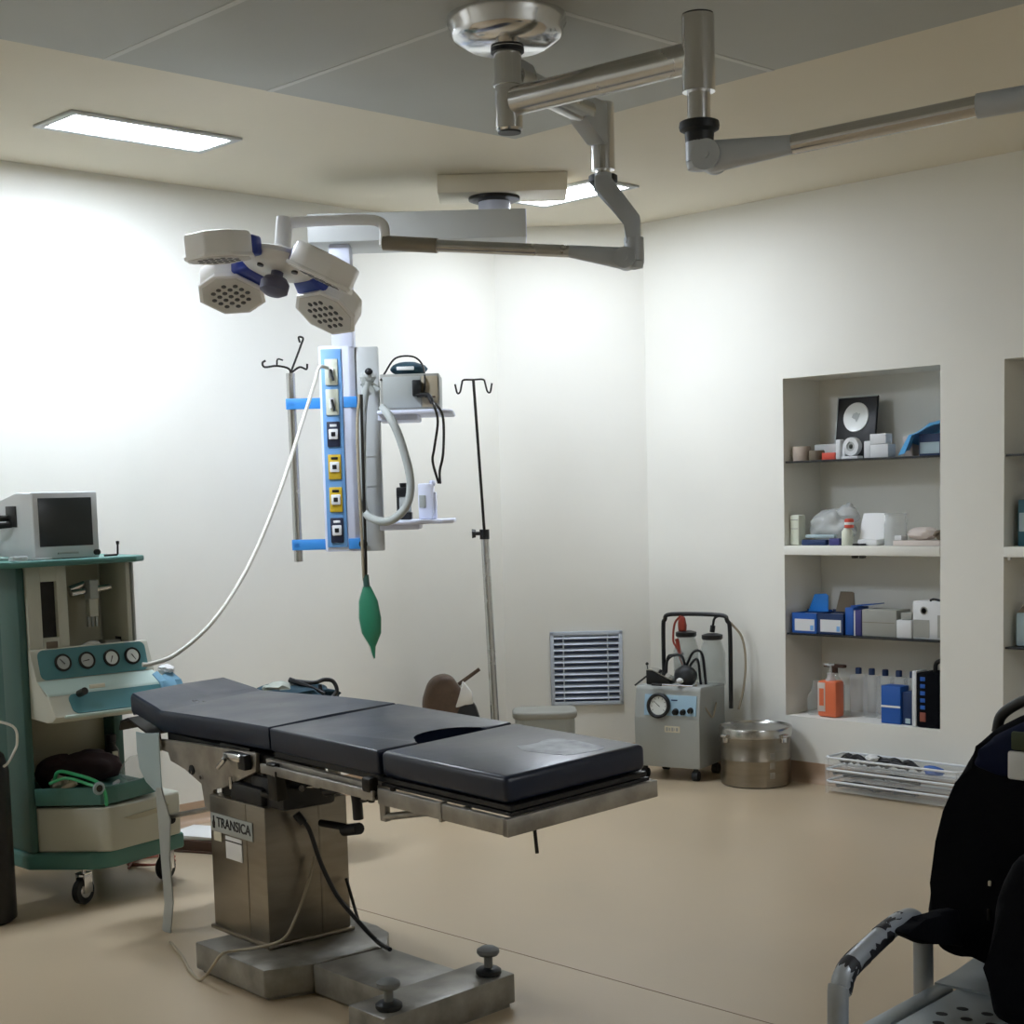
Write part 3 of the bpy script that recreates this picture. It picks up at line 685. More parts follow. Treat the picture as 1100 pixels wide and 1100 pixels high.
# underside crossbar with the support arm near the leg section
a, c = (-0.062, -0.098); a1, c1 = (-0.0777, -0.2255)
mb = MB(); mb.bx(a - .014, a + .014, -.21, -.19, c1, c + .01, .003)
b, d = (0.1333, -0.1705); e, f = (0.2887, -0.1517)
mb.tube([(a, -.2, c1 + .012), (b, -.2, d), (e - .02, -.19, f), (e + .01, -.16, f + .01)], .011, 10)
tp('support_arm', mb, 'worn_steel', None, None, MT)
a, c = (-0.0278, -0.0982); a1, c1 = (-0.072, -0.1512); a2, c2 = (0.0612, -0.1207)
mb = MB(); mb.bx(a - .022, a + .02, -.285, -.25, c - .022, c + .022, .008); mb.tube([(a, -.265, c), (a - .004, -.265, c1)], .01, 10); mb.tube([(a1, -.27, c1), (a2, -.26, c2 + .005), (a2 + .01, -.26, c2 + .025)], .008, 10, 4)
tp('clamp_screw', mb, 'dark_metal', None, None, MT)
a, c = (0.4774, -0.1251); a1, c1 = (0.4772, -0.2118)
mb = MB(); mb.tube([(.55, -.15, -.14), (.556, -.15, -.225)], .005, 8); tp('release_pin', mb, 'dark_metal', None, None, MT)
# head end holder and hanging strap
g0, g1, g2 = (-1.7317, -0.1276), (-1.678, -0.0901), (-1.4929, -0.1287)
mb = MB(); mb.sheet([[(a, b, c) for a, c in ((g0[0] - .01, g0[1] - .01), (g0[0] + .01, g0[1] + .025), (g1[0] + .02, g1[1] + .005), (g2[0], g2[1] + .002))] for b in (-.22, -.1, .05, .18)], .008)
tp('head_plate', mb, 'dark_metal', None, None, MT)
hx, hz = (-1.3294, -0.1294)
mb = MB(); mb.bx(hx - .035, hx + .0, -.275, -.255, hz - .03, hz + .03, .006); mb.bx(hx + .002, hx + .014, -.28, -.262, hz - .03, hz + .035, .003, None, 1)
tp('head_clamp', mb, ['dark_metal', 'chrome'], None, None, MT)
a, c = (-1.3886, -0.4141); a1, c1 = (-0.9692, -0.3127)
mb = MB(); mb.tube([(a, -.26, c), (a1, -.22, c1)], .009, 10); mb.tube([(a + .055, -.262, c + .003), (a + .085, -.258, c + .01)], .017, 12, 0, None, 1)
tp('stirrup_rod', mb, ['worn_steel', 'black_plastic'], None, None, MT)
def TW(l, b): return [(a, b, c) for a, c in l]
st = thing('hanging_strap', 'pale strap hanging from the head end of the table nearly to the floor', 'strap', tuple(MT @ Vector((hx - .02, -.27, -.75))))
L_ = TW([(-1.4746, -0.1061), (-1.4813, -0.1747), (-1.473, -0.2417), (-1.4308, -0.2836), (-1.3702, -0.3022)], -.28)
R__ = TW([(-1.3012, -0.0931), (-1.306, -0.1532), (-1.3121, -0.2205), (-1.3143, -0.2675), (-1.3131, -0.2974)], -.28)
mb = MB(); mb.sheet([[l, tuple((Vector(l) + Vector(r)) / 2 + Vector((0, -.015, 0))), r] for l, r in zip(L_, R__)], .004)
part('flap', mb, 'flap_blue', st, 'pale blue grey flap', MT)
L_ = TW([(-1.3543, -0.2932), (-1.3556, -0.408), (-1.361, -0.5448), (-1.366, -0.717), (-1.4112, -0.8407)], -.285)
R__ = TW([(-1.3111, -0.2871), (-1.2623, -0.3933), (-1.2958, -0.5332), (-1.3004, -0.7037), (-1.3453, -0.8298)], -.285)
mb = MB(); mb.sheet([[l, tuple((Vector(l) + Vector(r)) / 2 + Vector((0, -.006, 0))), r] for l, r in zip(L_, R__)], .005)
part('strap', mb, 'hose_grey', st, None, MT)
# cables on the table column
mb = MB(); mb.tube([(2.395, 2.8474, 0.5192), (2.41, 2.8709, 0.4812), (2.42, 2.9055, 0.3649), (2.45, 2.9408, 0.2597), (2.52, 2.969, 0.1811), (2.5576, 3.0116, 0.115), (2.6534, 2.9866, 0.112)], .0075, 8, 6)
mb.tube([(2.385, 2.8409, 0.5339), (2.4, 2.8575, 0.5032)], .014, 10)
single('power_cable', mb, 'black_plastic', 'black cable running down the column and over the table base', 'cable')
mb = MB(); mb.tube([(2.365, 3.0452, 0.2805), (2.4, 3.0383, 0.2223), (2.3057, 3.1344, 0.11)], .0055, 8, 4)
single('power_cable', mb, 'black_plastic', 'short thin black cable behind the right edge of the column', 'cable')
mb = MB(); mb.tube([(2.375, 2.9139, 0.3808), (2.375, 2.8842, 0.301), (2.378, 2.8295, 0.2), (2.4, 2.7606, 0.1464), (2.3376, 2.7037, 0.12), (2.2739, 2.6481, 0.108), (2.2836, 2.6036, 0.108), (2.2436, 2.6, 0.0677), (2.1973, 2.6, 0.0249), (2.1623, 2.5972, 0.006), (2.0618, 2.6258, 0.006), (1.9068, 2.6943, 0.006), (1.7191, 2.7626, 0.006)], .005, 8, 6)
single('signal_cable', mb, 'wire_tan', 'thin pale cable hanging down the column and across the table base', 'cable')
# ------------------------------------------------------------------ anaesthesia machine
am = thing('anaesthesia_machine', 'green and cream anaesthesia machine on castors beside the left wall', 'anaesthesia machine', (.72, 2.98, 0))
XB = .87                                        # front of the cream body
def ap(name, mb, ms, label=None, parent=None): return part(name, mb, ms, parent or am, label)
mb = MB(); mb.bx(.70, XB - .01, 2.69, 2.725, .2, 1.30, .01); mb.bx(.35, .72, 2.70, 2.74, .2, 1.28, .01); ap('side_panel', mb, 'green_panel')
mb = MB(); mb.bx(.35, .64, 3.19, 3.235, .2, .97, .01); ap('side_panel', mb, 'green_panel')
mb = MB(); mb.bx(.33, .37, 2.71, 3.22, .2, 1.3); mb.bx(.37, .56, 2.74, 3.19, .35, .74, .004); ap('rear_panel', mb, 'inner_olive')
# upper cabinet: left panel with flow meter slot, open bay on the right
ys0, ys1 = (0.87, 2.7837, 1.1349)[1], (0.87, 2.8488, 1.1303)[1]
yb0, yb1 = (0.87, 2.8925, 1.1453)[1], (0.87, 3.1369, 1.1288)[1]
zt = 1.30; zb = .95
mb = MB()
mb.bx(.62, XB, 2.725, ys0, zb, zt, .004); mb.bx(.62, XB, ys1, yb0, zb, zt, .004); mb.bx(.62, XB, ys0, ys1, zt - .06, zt); mb.bx(.62, XB, ys0, ys1, zb, zb + .075)
mb.bx(.62, .66, yb0, 3.19, zb, zt)
mb.bx(.62, XB - .013, 2.726, 3.2, zb - .02, zb + .004)
ap('cabinet', mb, 'cream_plastic')
mb = MB(); mb.bx(.66, .665, yb0, yb1, zb, zt); ap('bay_lining', mb, 'inner_olive')
mb = MB(); mb.bx(.62, XB - .004, yb1 + .012, yb1 + .032, zb, zt, .003); mb.bx(.62, XB, yb1 + .036, yb1 + .046, zb, zt, .002, None, 1); ap('bay_side_wall', mb, ['cream_plastic', 'hose_grey'])
mb = MB(); mb.bx(XB - .03, XB - .02, ys0, ys1, zb + .07, zt - .055); ap('flow_meter_window', mb, 'dark_metal', 'dark grey flow meter window')
mb = MB(); mb.bx(XB - .002, XB + .008, ys0 + .01, ys1 - .01, zb + .035, zb + .06, .002); ap('slot_plate', mb, 'box_brown')
# bar with vaporiser mount in the bay
p = (0.8, 3.0283, 1.1892)
mb = MB(); mb.tube([(.80, p[1] - .085, p[2] - .004), (.80, p[1] + .085, p[2] + .012)], .014, 14); mb.tube([(.79, p[1] - .085, p[2] + .01), (.79, p[1] - .02, p[2] + .028)], .014, 12)
bar = ap('vaporiser_bar', mb, 'chrome')
mb = MB(); mb.bx(.785, .835, p[1] - .02, p[1] + .018, p[2] - .03, p[2] + .045, .005); mb.bx(.79, .825, p[1] - .02, p[1] + .018, p[2] - .1, p[2] - .03, .003, None, 1)
for k in range(3): mb.bx(.80, .812, p[1] - .022 + k * .017, p[1] - .014 + k * .017, p[2] - .14, p[2] - .1, .001, None, 0)
ap('mount', mb, ['hose_grey', 'cream_plastic'], None, bar)
# console
prof = [(.62, .73), (XB + .12, .715), (XB + .15, .715), (XB + .185, .74), (XB + .125, .818), (XB + .042, .862), (XB + .01, .985), (XB - .012, .985), (XB - .012, .925), (.62, .925)]
mb = MB(); mb.prism(prof, 2.722, 3.225, 'y', .008)
# prism along y
con = ap('console', mb, 'cream_plastic')
def slab(p0, p1, y0, y1, th, lift, name, ms, label=None, inset=0.):
    p0 = Vector((p0[0], 0, p0[1])); p1 = Vector((p1[0], 0, p1[1])); d = (p1 - p0).normalized(); n = Vector((d.z, 0, -d.x))
    if n.x < 0: n = -n
    m = Matrix(((0, d.x, n.x, p0.x), (1, d.y, n.y, 0), (0, d.z, n.z, p0.z), (0, 0, 0, 1)))
    L = (p1 - p0).length
    mb = MB(); r = .025; P = []
    for cx, cy, a0 in ((y1 - r, L - r, 0), (y0 + r, L - r, 90), (y0 + r, r, 180), (y1 - r, r, 270)):
        for k in range(5): a = math.radians(a0 + 22.5 * k); P.append((cx + r * math.cos(a), cy + r * math.sin(a)))
    mb.prism(P, lift, lift + th, 'z', 0, m)
    return ap(name, mb, ms, label, con), m, L
o, gm, gl = slab((XB + .041, .868), (XB + .011, .98), 2.745, 3.205, .006, -.002, 'gauge_panel', 'console_teal', 'teal gauge panel')
for i, f in enumerate((.21, .43, .66, .86)):
    y = 2.745 + .46 * f; mb = MB(); mm = gm @ Matrix.Translation((y, gl * .52, .004))
    mb.lathe([(.034, 0), (.034, .008), (.029, .009), (.028, .006), (0, .006)], (0, 0, 0), 22, mm, 0); mb.lathe([(.026, .0065), (.026, .0072), (0, .0072)], (0, 0, 0), 20, mm, 1 if i > 1 else 2)
    mb.prism([(-.002, -.008), (.002, -.008), (.001, .02), (-.001, .02)], .0074, .0082, 'z', 0, mm @ Matrix.Rotation(.7 + i, 4, 'Z'), 0)
    part('gauge', mb, ['dark_metal', 'gauge_face', 'grey_enamel'], o, ['dark faced gauge', 'grey faced gauge', 'white faced gauge', 'white faced gauge'][i])
slab((XB + .183, .748), (XB + .13, .816), 2.80, 3.215, .004, -.003, 'lower_panel', 'console_teal', 'teal lower panel')
mb = MB(); mb.prism([(XB + .04, .86), (XB + .042, .866), (XB + .122, .824), (XB + .13, .815), (XB + .12, .815)], 2.726, 3.222, 'y', .001); mb.bx(XB + .165, XB + .19, 2.76, 3.215, .732, .745, .005); ap('console_lip', mb, 'console_lip', 'pale mint edge of the console', con)
p = (1.04, 2.8404, 0.8194)
mb = MB(); mb.tube([(1.02, p[1], p[2] - .002), (1.065, p[1], p[2] + .012)], .014, 14, 0, None, 0); mb.bx(1.03, 1.04, p[1] + .035, p[1] + .1, p[2] + .014, p[2] + .03, .003, None, 1)
ap('switch', mb, ['dark_metal', 'paper_cream'], None, con)
# top shelf
mb = MB(); mb.prism([(.36, 2.60), (.97, 2.53), (1.01, 2.60), (.99, 3.13), (.93, 3.20), (.36, 3.24)], 1.302, 1.326, 'z', .008); ap('top_shelf', mb, 'teal_plastic')
# lower tray, drawer, base
mb = MB(); mb.prism([(.56, 2.725), (.86, 2.725), (1.03, 2.90), (1.03, 2.96), (.96, 3.19), (.56, 3.19)], .405, .42); mb.prism([(.86, 2.715), (.875, 2.715), (1.05, 2.89), (1.05, 2.96), (.975, 3.19), (.96, 3.19), (1.035, 2.955), (1.035, 2.9)], .385, .452, 'z', .003); ap('work_tray', mb, 'teal_plastic')
dp = [(.45, 2.73), (.86, 2.722), (1.04, 2.885), (1.062, 2.915), (1.062, 2.95), (.985, 3.275), (.45, 3.275)]
mb = MB(); mb.prism(dp, .2, .375, 'z', .01, None, 0, 3)
dr = ap('drawer', mb, 'cream_plastic')
v = Vector((.985 - 1.062, 3.275 - 2.95)); v.normalize()
gc = Vector((1.03, 3.085)); nrm = Vector((v.y, -v.x)); mb = MB()
mm = Matrix(((v.x, 0, nrm.x, gc.x), (v.y, 0, nrm.y, gc.y), (0, 1, 0, .318), (0, 0, 0, 1)))
mb.prism([(-.11, .004), (.13, .014), (.1, -.004), (.0, -.012), (-.07, -.01)], .0, .006, 'z', 0, mm); ap('grip_shade', mb, 'inner_olive', 'finger grip shade drawn as an olive patch', dr)  # no hollow is cut; the grip's shade is a coloured patch
mb = MB(); mb.prism([(.35, 2.68), (.84, 2.68), (1.03, 2.845), (1.05, 2.9), (1.045, 2.945), (.965, 3.3), (.35, 3.3)], .135, .2, 'z', .012, None, 0, 3); ap('base', mb, 'teal_plastic')
def castor(x, y, parent, r=.052, top=.138, ang=20):
    cm = TR(x, y, 0, ang); mb = MB()
    wm = cm @ Matrix.Translation((0, 0, r)) @ Matrix.Rotation(PI / 2, 4, 'Y')
    mb.lathe([(r * .55, -.014), (r * .92, -.014), (r, -.009), (r, .009), (r * .92, .014), (r * .55, .014)], (0, 0, 0), 24, wm, 0)
    mb.lathe([(r * .5, -.017), (r * .55, -.012), (r * .55, .012), (r * .5, .017)], (0, 0, 0), 18, wm, 1)
    for s in (-1, 1): mb.bx(s * .02 - .003, s * .02 + .003, -.014, .03, r - .008, top - .02, .001, cm, 1)
    mb.bx(-.023, .023, -.014, .03, top - .022, top - .016, 0, cm, 1); mb.tube([(0, .01, top - .018), (0, .01, top)], .011, 10, 0, cm, 1)
    part('castor', mb, ['black_rubber', 'chrome'], parent)
castor(.985, 2.83, am); castor(.89, 3.25, am); castor(.42, 2.76, am); castor(.42, 3.22, am)
# monitor on the top shelf
mo = thing('patient_monitor', 'white boxy patient monitor with a dark screen on top of the green machine', 'monitor', (.85, 2.87, 1.327))
zt_ = 1.575; z0 = 1.328; y0, y1 = 2.738, 3.0
mb = MB(); mb.prism([(.57, z0 + .01), (.92, z0), (.915, zt_), (.80, zt_ + .006), (.62, zt_ - .03), (.57, zt_ - .07)], y0, y1, 'y', .008); part('casing', mb, 'monitor_white', mo)
mb = MB(); mb.bx(.912, .935, y0 - .002, y1 + .004, z0, zt_ + .004, .006); fr = part('bezel', mb, 'monitor_white', mo)
mb = MB(); mb.bx(.93, .9375, y0 + .02, y1 - .022, z0 + .046, zt_ - .018, .002); part('screen', mb, 'screen', mo, 'dark screen, switched off')
mb = MB(); mb.bx(.934, .94, y0 + .09, y0 + .175, z0 + .016, z0 + .023, .001); part('brand_slot', mb, 'grey_enamel', mo)
mb = MB(); p = (.938, y1 - .012, z0 + .018); mb.tube([(.93, p[1], p[2]), (.952, p[1], p[2])], .011, 14); part('knob', mb, 'black_plastic', mo)
va, vb = (0.72, 2.7575, 1.4728), (0.8, 2.7559, 1.4722)
mb = MB(); mb.bx(.72, .80, y0 - .006, y0 + .002, 1.45, 1.53, .002); mb.tube([(.74, y0 - .004, 1.485), (.72, y0 - .04, 1.483), (.66, y0 - .05, 1.47)], .012, 10, 4); mb.tube([(.76, y0 - .004, 1.46), (.74, y0 - .05, 1.455), (.66, y0 - .06, 1.44)], .012, 10, 4); part('cable_socket', mb, 'black_plastic', mo, 'black socket plate with plugged cables')
mb = MB(); mb.bx(.60, .66, 2.62, 2.675, 1.328, 1.42, .006); mb.bx(.605, .665, 2.615, 2.68, 1.42, 1.426, .002)
single('adapter_box', mb, 'box_white', 'small white box on the machine shelf left of the monitor', 'box')
mb = MB(); mb.tube([(.94, 3.02, 1.331), (.94, 3.075, 1.332), (.94, 3.078, 1.335), (.94, 3.08, 1.375)], .004, 8); mb.lathe([(.006, 0), (.007, .012), (0, .014)], (.94, 3.08, 1.372), 10)
single('hook_tool', mb, 'dark_metal', 'small bent black hook lying right of the monitor', 'tool')
mb = MB(); mb.bx(.925, .985, 2.70, 2.78, 1.3275, 1.334, .002)
mb.bx(.95, .995, 2.62, 2.68, 1.3275, 1.345, .006)
single('transparent_clip', mb, 'hazy_plastic', 'hazy plastic clips on the front left of the green shelf', 'clip')
# bits in the open bay
mb = MB(); c = (0.8, 3.1076, 1.0056); mb.bx(.76, .82, c[1] - .035, c[1] + .035, .9555, .99, .004); mb.bx(.76, .81, c[1] + .04, c[1] + .055, .9555, 1.0, .003, None, 1)
single('bay_box', mb, ['box_grey', 'black_plastic'], 'small grey box at the right of the machine bay', 'box')
c = (0.82, 3.0185, 1.0027); mb = MB(); mb.tube([(.80, c[1] - .05, .965), (.82, c[1] - .02, .985), (.825, c[1] + .01, .985), (.83, c[1] + .03, .966)], .009, 10, 5); mb.bx(.78, .83, c[1] - .09, c[1] - .03, .9555, .972, .004, None, 1)
single('mask_strap', mb, ['paper_white', 'black_plastic'], 'curled white strap with a black piece in the machine bay', 'strap')
# on the work tray
mb = MB(); m0 = TR(.76, 2.985, .424, 93)
mb.blob((0, 0, .06), (.165, .075, .07), .25, 2.2, 9, m0, 0, 4, .03, -.78); mb.blob((-.11, .02, .055), (.085, .065, .07), .25, 2.4, 12, m0, 0, 3, .03, -.75)
single('cloth_bundle', mb, 'cloth_maroon', 'dark maroon cloth bundle on the green tray of the machine', 'cloth')
c = (0.93, 3.129, 0.433)
mb = MB(); mb.blob((.93, 3.125, .475), (.045, .075, .062), .2, 2.5, 21, None, 0, 3, .03, -.85)
single('plastic_bag', mb, 'clear_plastic', 'clear crumpled plastic bag at the right end of the green tray', 'bag')
mb = MB(); mb.lathe([(.028, 0), (.03, .01), (.03, .1), (.018, .12), (.018, .135), (.021, .137), (.021, .165), (0, .167)], (.655, 3.165, .421), 18); mb.bx(.683, .69, 3.15, 3.175, .45, .52, .002, None, 1)
single('black_bottle', mb, ['black_plastic', 'paper_cream'], 'black bottle standing behind the maroon cloth', 'bottle')
mb = MB(); mb.tube([(.86, 2.80, .47), (.90, 2.80, .51), (.95, 2.84, .50), (1.03, 2.885, .475), (1.073, 2.895, .44), (1.076, 2.9, .385)], .007, 8, 6); mb.tube([(.9, 2.76, .47), (.96, 2.80, .492), (1.03, 2.85, .47), (1.058, 2.865, .462)], .006, 8, 6)
single('oxygen_tube', mb, 'hose_green', 'bright green tube hanging over the left edge of the tray', 'tube')
mb = MB(); mb.blob((.85, 2.825, .456), (.032, .036, .03), .3, 2.4, 5, None, 0, 3, 0, -.85); mb.tube([(.93, 2.80, .44), (.96, 2.835, .474)], .016, 12)
single('face_mask', mb, ['wire_tan'], 'tan crumpled mask at the left end of the green tray', 'mask')
mb = MB(); mb.lathe([(.022, 0), (.026, .006), (.022, .012)], (0, 0, 0), 18, Matrix.Translation((1.066, 2.872, .455)) @ Matrix.Rotation(PI / 2, 4, 'Y'), 0); mb.lathe([(.014, .0125), (0, .013)], (0, 0, 0), 14, Matrix.Translation((1.066, 2.872, .455)) @ Matrix.Rotation(PI / 2, 4, 'Y'), 1)
single('hose_connector', mb, ['pale_blue', 'black_plastic'], 'pale round hose connector on the left tray edge', 'connector')
mb = MB(); mb.bx(-.07, .07, -.012, .012, 0, .012, .004, TR(.95, 2.97, .4215, 78)); mb.tube([(.96, 3.0, .44), (.94, 3.03, .445)], .008, 8)
single('syringe_pack', mb, 'box_white', 'flat white packet on the tray in front of the maroon cloth', 'packet')
mb = MB(); mb.sheet([[(1.03, 3.15 + .02 * i, .86 + .012 * math.sin(i * 2.1)) if j == 0 else (1.05 + .012 * j + .01 * math.sin(i * 2.5 + j), 3.15 + .02 * i + .004 * j, .86 - .028 * j) for i in range(6)] for j in range(5)], .004)
mb.blob((1.01, 3.225, .872), (.035, .03, .02), .3, 3, 8, None, 1)
single('blue_cloth', mb, ['cloth_blue', 'paper_white'], 'light blue and white cloth hanging off the right end of the console', 'cloth')
# gas cylinder at the picture edge
gc = thing('gas_cylinder', 'dark gas cylinder at the left edge before the green machine', 'gas cylinder', (.925, 2.45, 0))
mb = MB(); mb.lathe([(.11, .0), (.125, .012), (.125, .56), (.11, .62), (.06, .67), (.03, .68), (.03, .72), (0, .72)], (.925, 2.45, 0), 32); part('body', mb, 'dark_metal', gc)
mb = MB(); mb.tube([(.925, 2.45, .715), (.925, 2.45, .79)], .018, 12); mb.tube([(.925, 2.41, .76), (.925, 2.50, .76)], .013, 12); part('valve', mb, 'black_plastic', gc)
mb = MB(); mb.tube([(.925, 2.50, .76), (.90, 2.535, .82), (.87, 2.54, .9), (.85, 2.535, 1.05), (.83, 2.5, 1.2), (.82, 2.46, 1.29)], .009, 8, 6); mb.tube([(.94, 2.50, .755), (.985, 2.585, .72), (.99, 2.595, .66), (.985, 2.58, .62), (1.0, 2.55, .59), (1.03, 2.52, .585)], .005, 8, 6); part('tube', mb, 'hose_white', gc)
# floor clutter by the machine
mb = MB(); y0, y1 = 3.55, 3.83
mb.box((.50, 3.69, .03), (.30, .24, .05), .004, None, 0, 25); mb.box((.50, 3.69, .0048), (.31, .25, .009), .003, None, 0, 25); single('carton_tray', mb, 'carton_brown', 'low dark brown carton on the floor under the papers', 'carton')
mb = MB(); mb.box((.50, 3.69, .0605), (.28, .22, .009), .001, None, 0, 27); mb.box((.505, 3.685, .069), (.27, .21, .007), .001, None, 0, 22); single('paper_stack', mb, 'paper_white', 'white papers lying on the low brown carton', 'papers')
mb = MB(); rs = random.Random(3); P = []
for i in range(16): a = i * 1.15; P.append((.56 + .10 * math.cos(a) * (.6 + .4 * rs.random()) + .004 * i, 3.37 + .14 * math.sin(a) * (.5 + .5 * rs.random()), .006 + .004 * (i % 3)))
mb.tube(P, .005, 6, 6)
single('red_cable', mb, 'red_wire', 'tangle of reddish cord on the floor under the machine', 'cord')
# ------------------------------------------------------------------ corner: vent, drip stand, bag, bin, bundle
VM = Matrix(((.70711, -.70711, 0, .327), (.70711, .70711, 0, CH + .327), (0, 0, 1, 0), (0, 0, 0, 1)))   # x along the chamfer, y into the wall
ve = thing('air_vent', 'square white louvred air vent low on the corner wall', 'air vent', (.327, CH + .327, .33))
w = .205; z0, z1 = .325, .746
mb = MB()
for a, b, c, d in ((-w, w, z0, z0 + .022), (-w, w, z1 - .022, z1), (-w, -w + .022, z0, z1), (w - .022, w, z0, z1)): mb.bx(a, b, -.02, -.0008, c, d, .003)
part('frame', mb, 'grille', ve, None, VM)
mb = MB(); mb.bx(-w + .02, w - .02, -.004, -.001, z0 + .02, z1 - .02); part('backing', mb, 'grille_dark', ve, None, VM)
for k in range(11):
    z = z0 + .04 + k * (z1 - z0 - .07) / 10.2
    mb = MB(); mb.box((0, -.012, z + .004), (2 * w - .04, .026, .004), .001, None); 
    bmv = mb.bm; bmesh.ops.rotate(bmv, verts=bmv.verts, cent=(0, -.012, z + .004), matrix=Matrix.Rotation(math.radians(38), 3, 'X'))
    part('louvre', mb, 'grille', ve, None, VM)
mb = MB()
for a in (-.13, .12): mb.bx(a - .004, a + .004, -.021, -.017, z0 + .02, z1 - .02)
part('upright', mb, 'grille', ve, None, VM)
iv = thing('drip_stand', 'slim steel drip stand with two hooks by the corner wall', 'drip stand', (0.6214, 5.372, 0))
bx_, by_, bz_ = (0.6214, 5.372, 0)
iv0 = Vector((bx_, by_, .06)); ivm = Vector((0.5006, 5.4345, 1.3319)); ivt = Vector((0.4197, 5.4617, 2.1199))
mb = MB(); mb.tube([iv0, ivm], .021, 14); part('lower_tube', mb, 'steel', iv)
mb = MB(); mb.tube([ivm - (ivt - ivm).normalized() * .05, ivt], .0075, 10); part('upper_rod', mb, 'dark_metal', iv)
fr_ = Vector((.693, .72, 0))
mb = MB()
for s in (-1, 1): mb.tube([ivt, ivt + fr_ * s * .05, ivt + fr_ * s * .06 + Vector((0, 0, -.02)), ivt + fr_ * s * .07 + Vector((0, 0, -.06)), ivt + fr_ * s * .085 + Vector((0, 0, -.065)), ivt + fr_ * s * .095 + Vector((0, 0, -.02))], .005, 8, 4)
part('hook', mb, 'dark_metal', iv)
mb = MB(); mb.tube([ivm, ivm - fr_ * .045], .01, 10); mb.tube([ivm - fr_ * .045 + Vector((0, 0, 0)), ivm - fr_ * .065], (.02, .024), 12); mb.tube([ivm + Vector((0, 0, -.03)), ivm + Vector((0, 0, .02))], .025, 14); part('height_knob', mb, 'black_plastic', iv)
mb = MB()
for k in range(5):
    a = 2 * PI * k / 5 + .3; mb.tube([(bx_, by_, .07), (bx_ + .13 * math.cos(a), by_ + .13 * math.sin(a), .045)], .012, 8); mb.lathe([(.02, -.012), (.022, 0), (.02, .012)], (0, 0, 0), 14, Matrix.Translation((bx_ + .13 * math.cos(a), by_ + .13 * math.sin(a), .0225)) @ RX)
part('base', mb, 'worn_steel', iv)
# brown bag leaning on the left wall
BM = Matrix.Translation((.395, 5.33, 0)) @ Matrix.Rotation(math.radians(52), 4, 'Z') @ Matrix.Rotation(math.radians(-10), 4, 'Y')
BM = BM @ Matrix.Scale(1.24, 4)
lb = thing('leather_bag', 'brown rounded bag with a white and black end leaning on the wall behind the table', 'bag', (.395, 5.33, 0))
mb = MB(); prof = [(-.08, .03), (-.1, .1), (-.105, .28), (-.095, .40), (-.05, .48), (.0, .5), (.05, .485), (.085, .40), (.1, .28), (.11, .1), (.09, .03)]
mb.prism(prof, -.06, .06, 'y', .035, None, 0, 4); part('body', mb, 'brown_leather', lb, None, BM)
mb = MB(); mb.prism([(.035, .355), (.09, .455), (.118, .40), (.112, .355)], -.066, .066, 'y', .006); part('white_patch', mb, 'paper_white', lb, 'white patch on the right side', BM)
mb = MB(); mb.prism([(.0, .15), (.03, .33), (.065, .375), (.12, .36), (.145, .15)], -.068, .068, 'y', .02); part('black_end', mb, 'black_plastic', lb, 'black lower end', BM)
mb = MB(); mb.tube([(.07, 0, .44), (.17, 0, .485)], .008, 8); part('stick', mb, 'brown_leather', lb, None, BM)
# grey bin behind the foot of the table
bc = (0.6884, 5.6511, 0)
bn = thing('metal_bin', 'low grey rounded bin standing under the air vent behind the table foot', 'bin', (bc[0], bc[1], 0))
BF = TR(bc[0], bc[1], 0, FR)
def rrect(a, b, r, n=5):
    P = []
    for cx, cy, a0 in ((a - r, b - r, 0), (-a + r, b - r, 90), (-a + r, -b + r, 180), (a - r, -b + r, 270)):
        for k in range(n): t = math.radians(a0 + 90 / (n - 1) * k); P.append((cx + r * math.cos(t), cy + r * math.sin(t)))
    return P
mb = MB(); mb.prism(rrect(.155, .12, .06), .0, .385, 'z', .015); part('body', mb, 'grey_enamel', bn, None, BF)
mb = MB(); mb.prism(rrect(.168, .132, .07), .37, .41, 'z', .02, None, 0, 4); part('lid', mb, 'box_grey', bn, 'rounded lid', BF)
# stool with the bundle behind the table
so = (0.9986, 3.8641, 0.6984)
sx, sy = so[0], so[1]; STZ = .655
stl = thing('instrument_stool', 'small steel stool behind the table carrying the scrubs bundle', 'stool', (sx, sy, 0))
mb = MB(); mb.lathe([(.0, STZ), (.18, STZ), (.19, STZ - .006), (.19, STZ - .02), (.17, STZ - .028), (0, STZ - .028)], (sx, sy, 0), 32); part('seat', mb, 'steel', stl)
for k in range(4):
    a = PI / 2 * k + .5; mb = MB(); mb.tube([(sx + .12 * math.cos(a), sy + .12 * math.sin(a), STZ - .025), (sx + .19 * math.cos(a), sy + .19 * math.sin(a), .0)], .011, 10); part('leg', mb, 'steel', stl)
bu = thing('scrubs_bundle', 'bundle of dark teal scrubs and black tubing behind the table head', 'bundle', (sx, sy, STZ + .001))
BU = TR(sx, sy, STZ + .001, FR)
mb = MB(); mb.blob((-.02, 0, .045), (.17, .12, .05), .3, 2.3, 31, None, 0, 4, .04, -.85); part('scrubs', mb, 'cloth_teal', bu, None, BU)
mb = MB(); mb.blob((-.07, -.03, .07), (.07, .07, .035), .3, 2.6, 33, None, 0, 3, .04); part('towel', mb, 'cloth_grey', bu, 'pale cloth', BU)
mb = MB(); mb.tube([(-.03, -.02, .11), (.03, -.03, .102), (.08, -.04, .10), (.12, -.03, .11), (.155, -.02, .10), (.17, -.03, .06), (.14, -.05, .03), (.11, -.05, .05), (.10, -.04, .09)], .009, 10, 6); mb.tube([(-.03, -.02, .112), (.05, -.05, .085), (.12, -.06, .05)], .012, 8, 4); part('tubing', mb, 'black_plastic', bu, 'black tubing', BU)

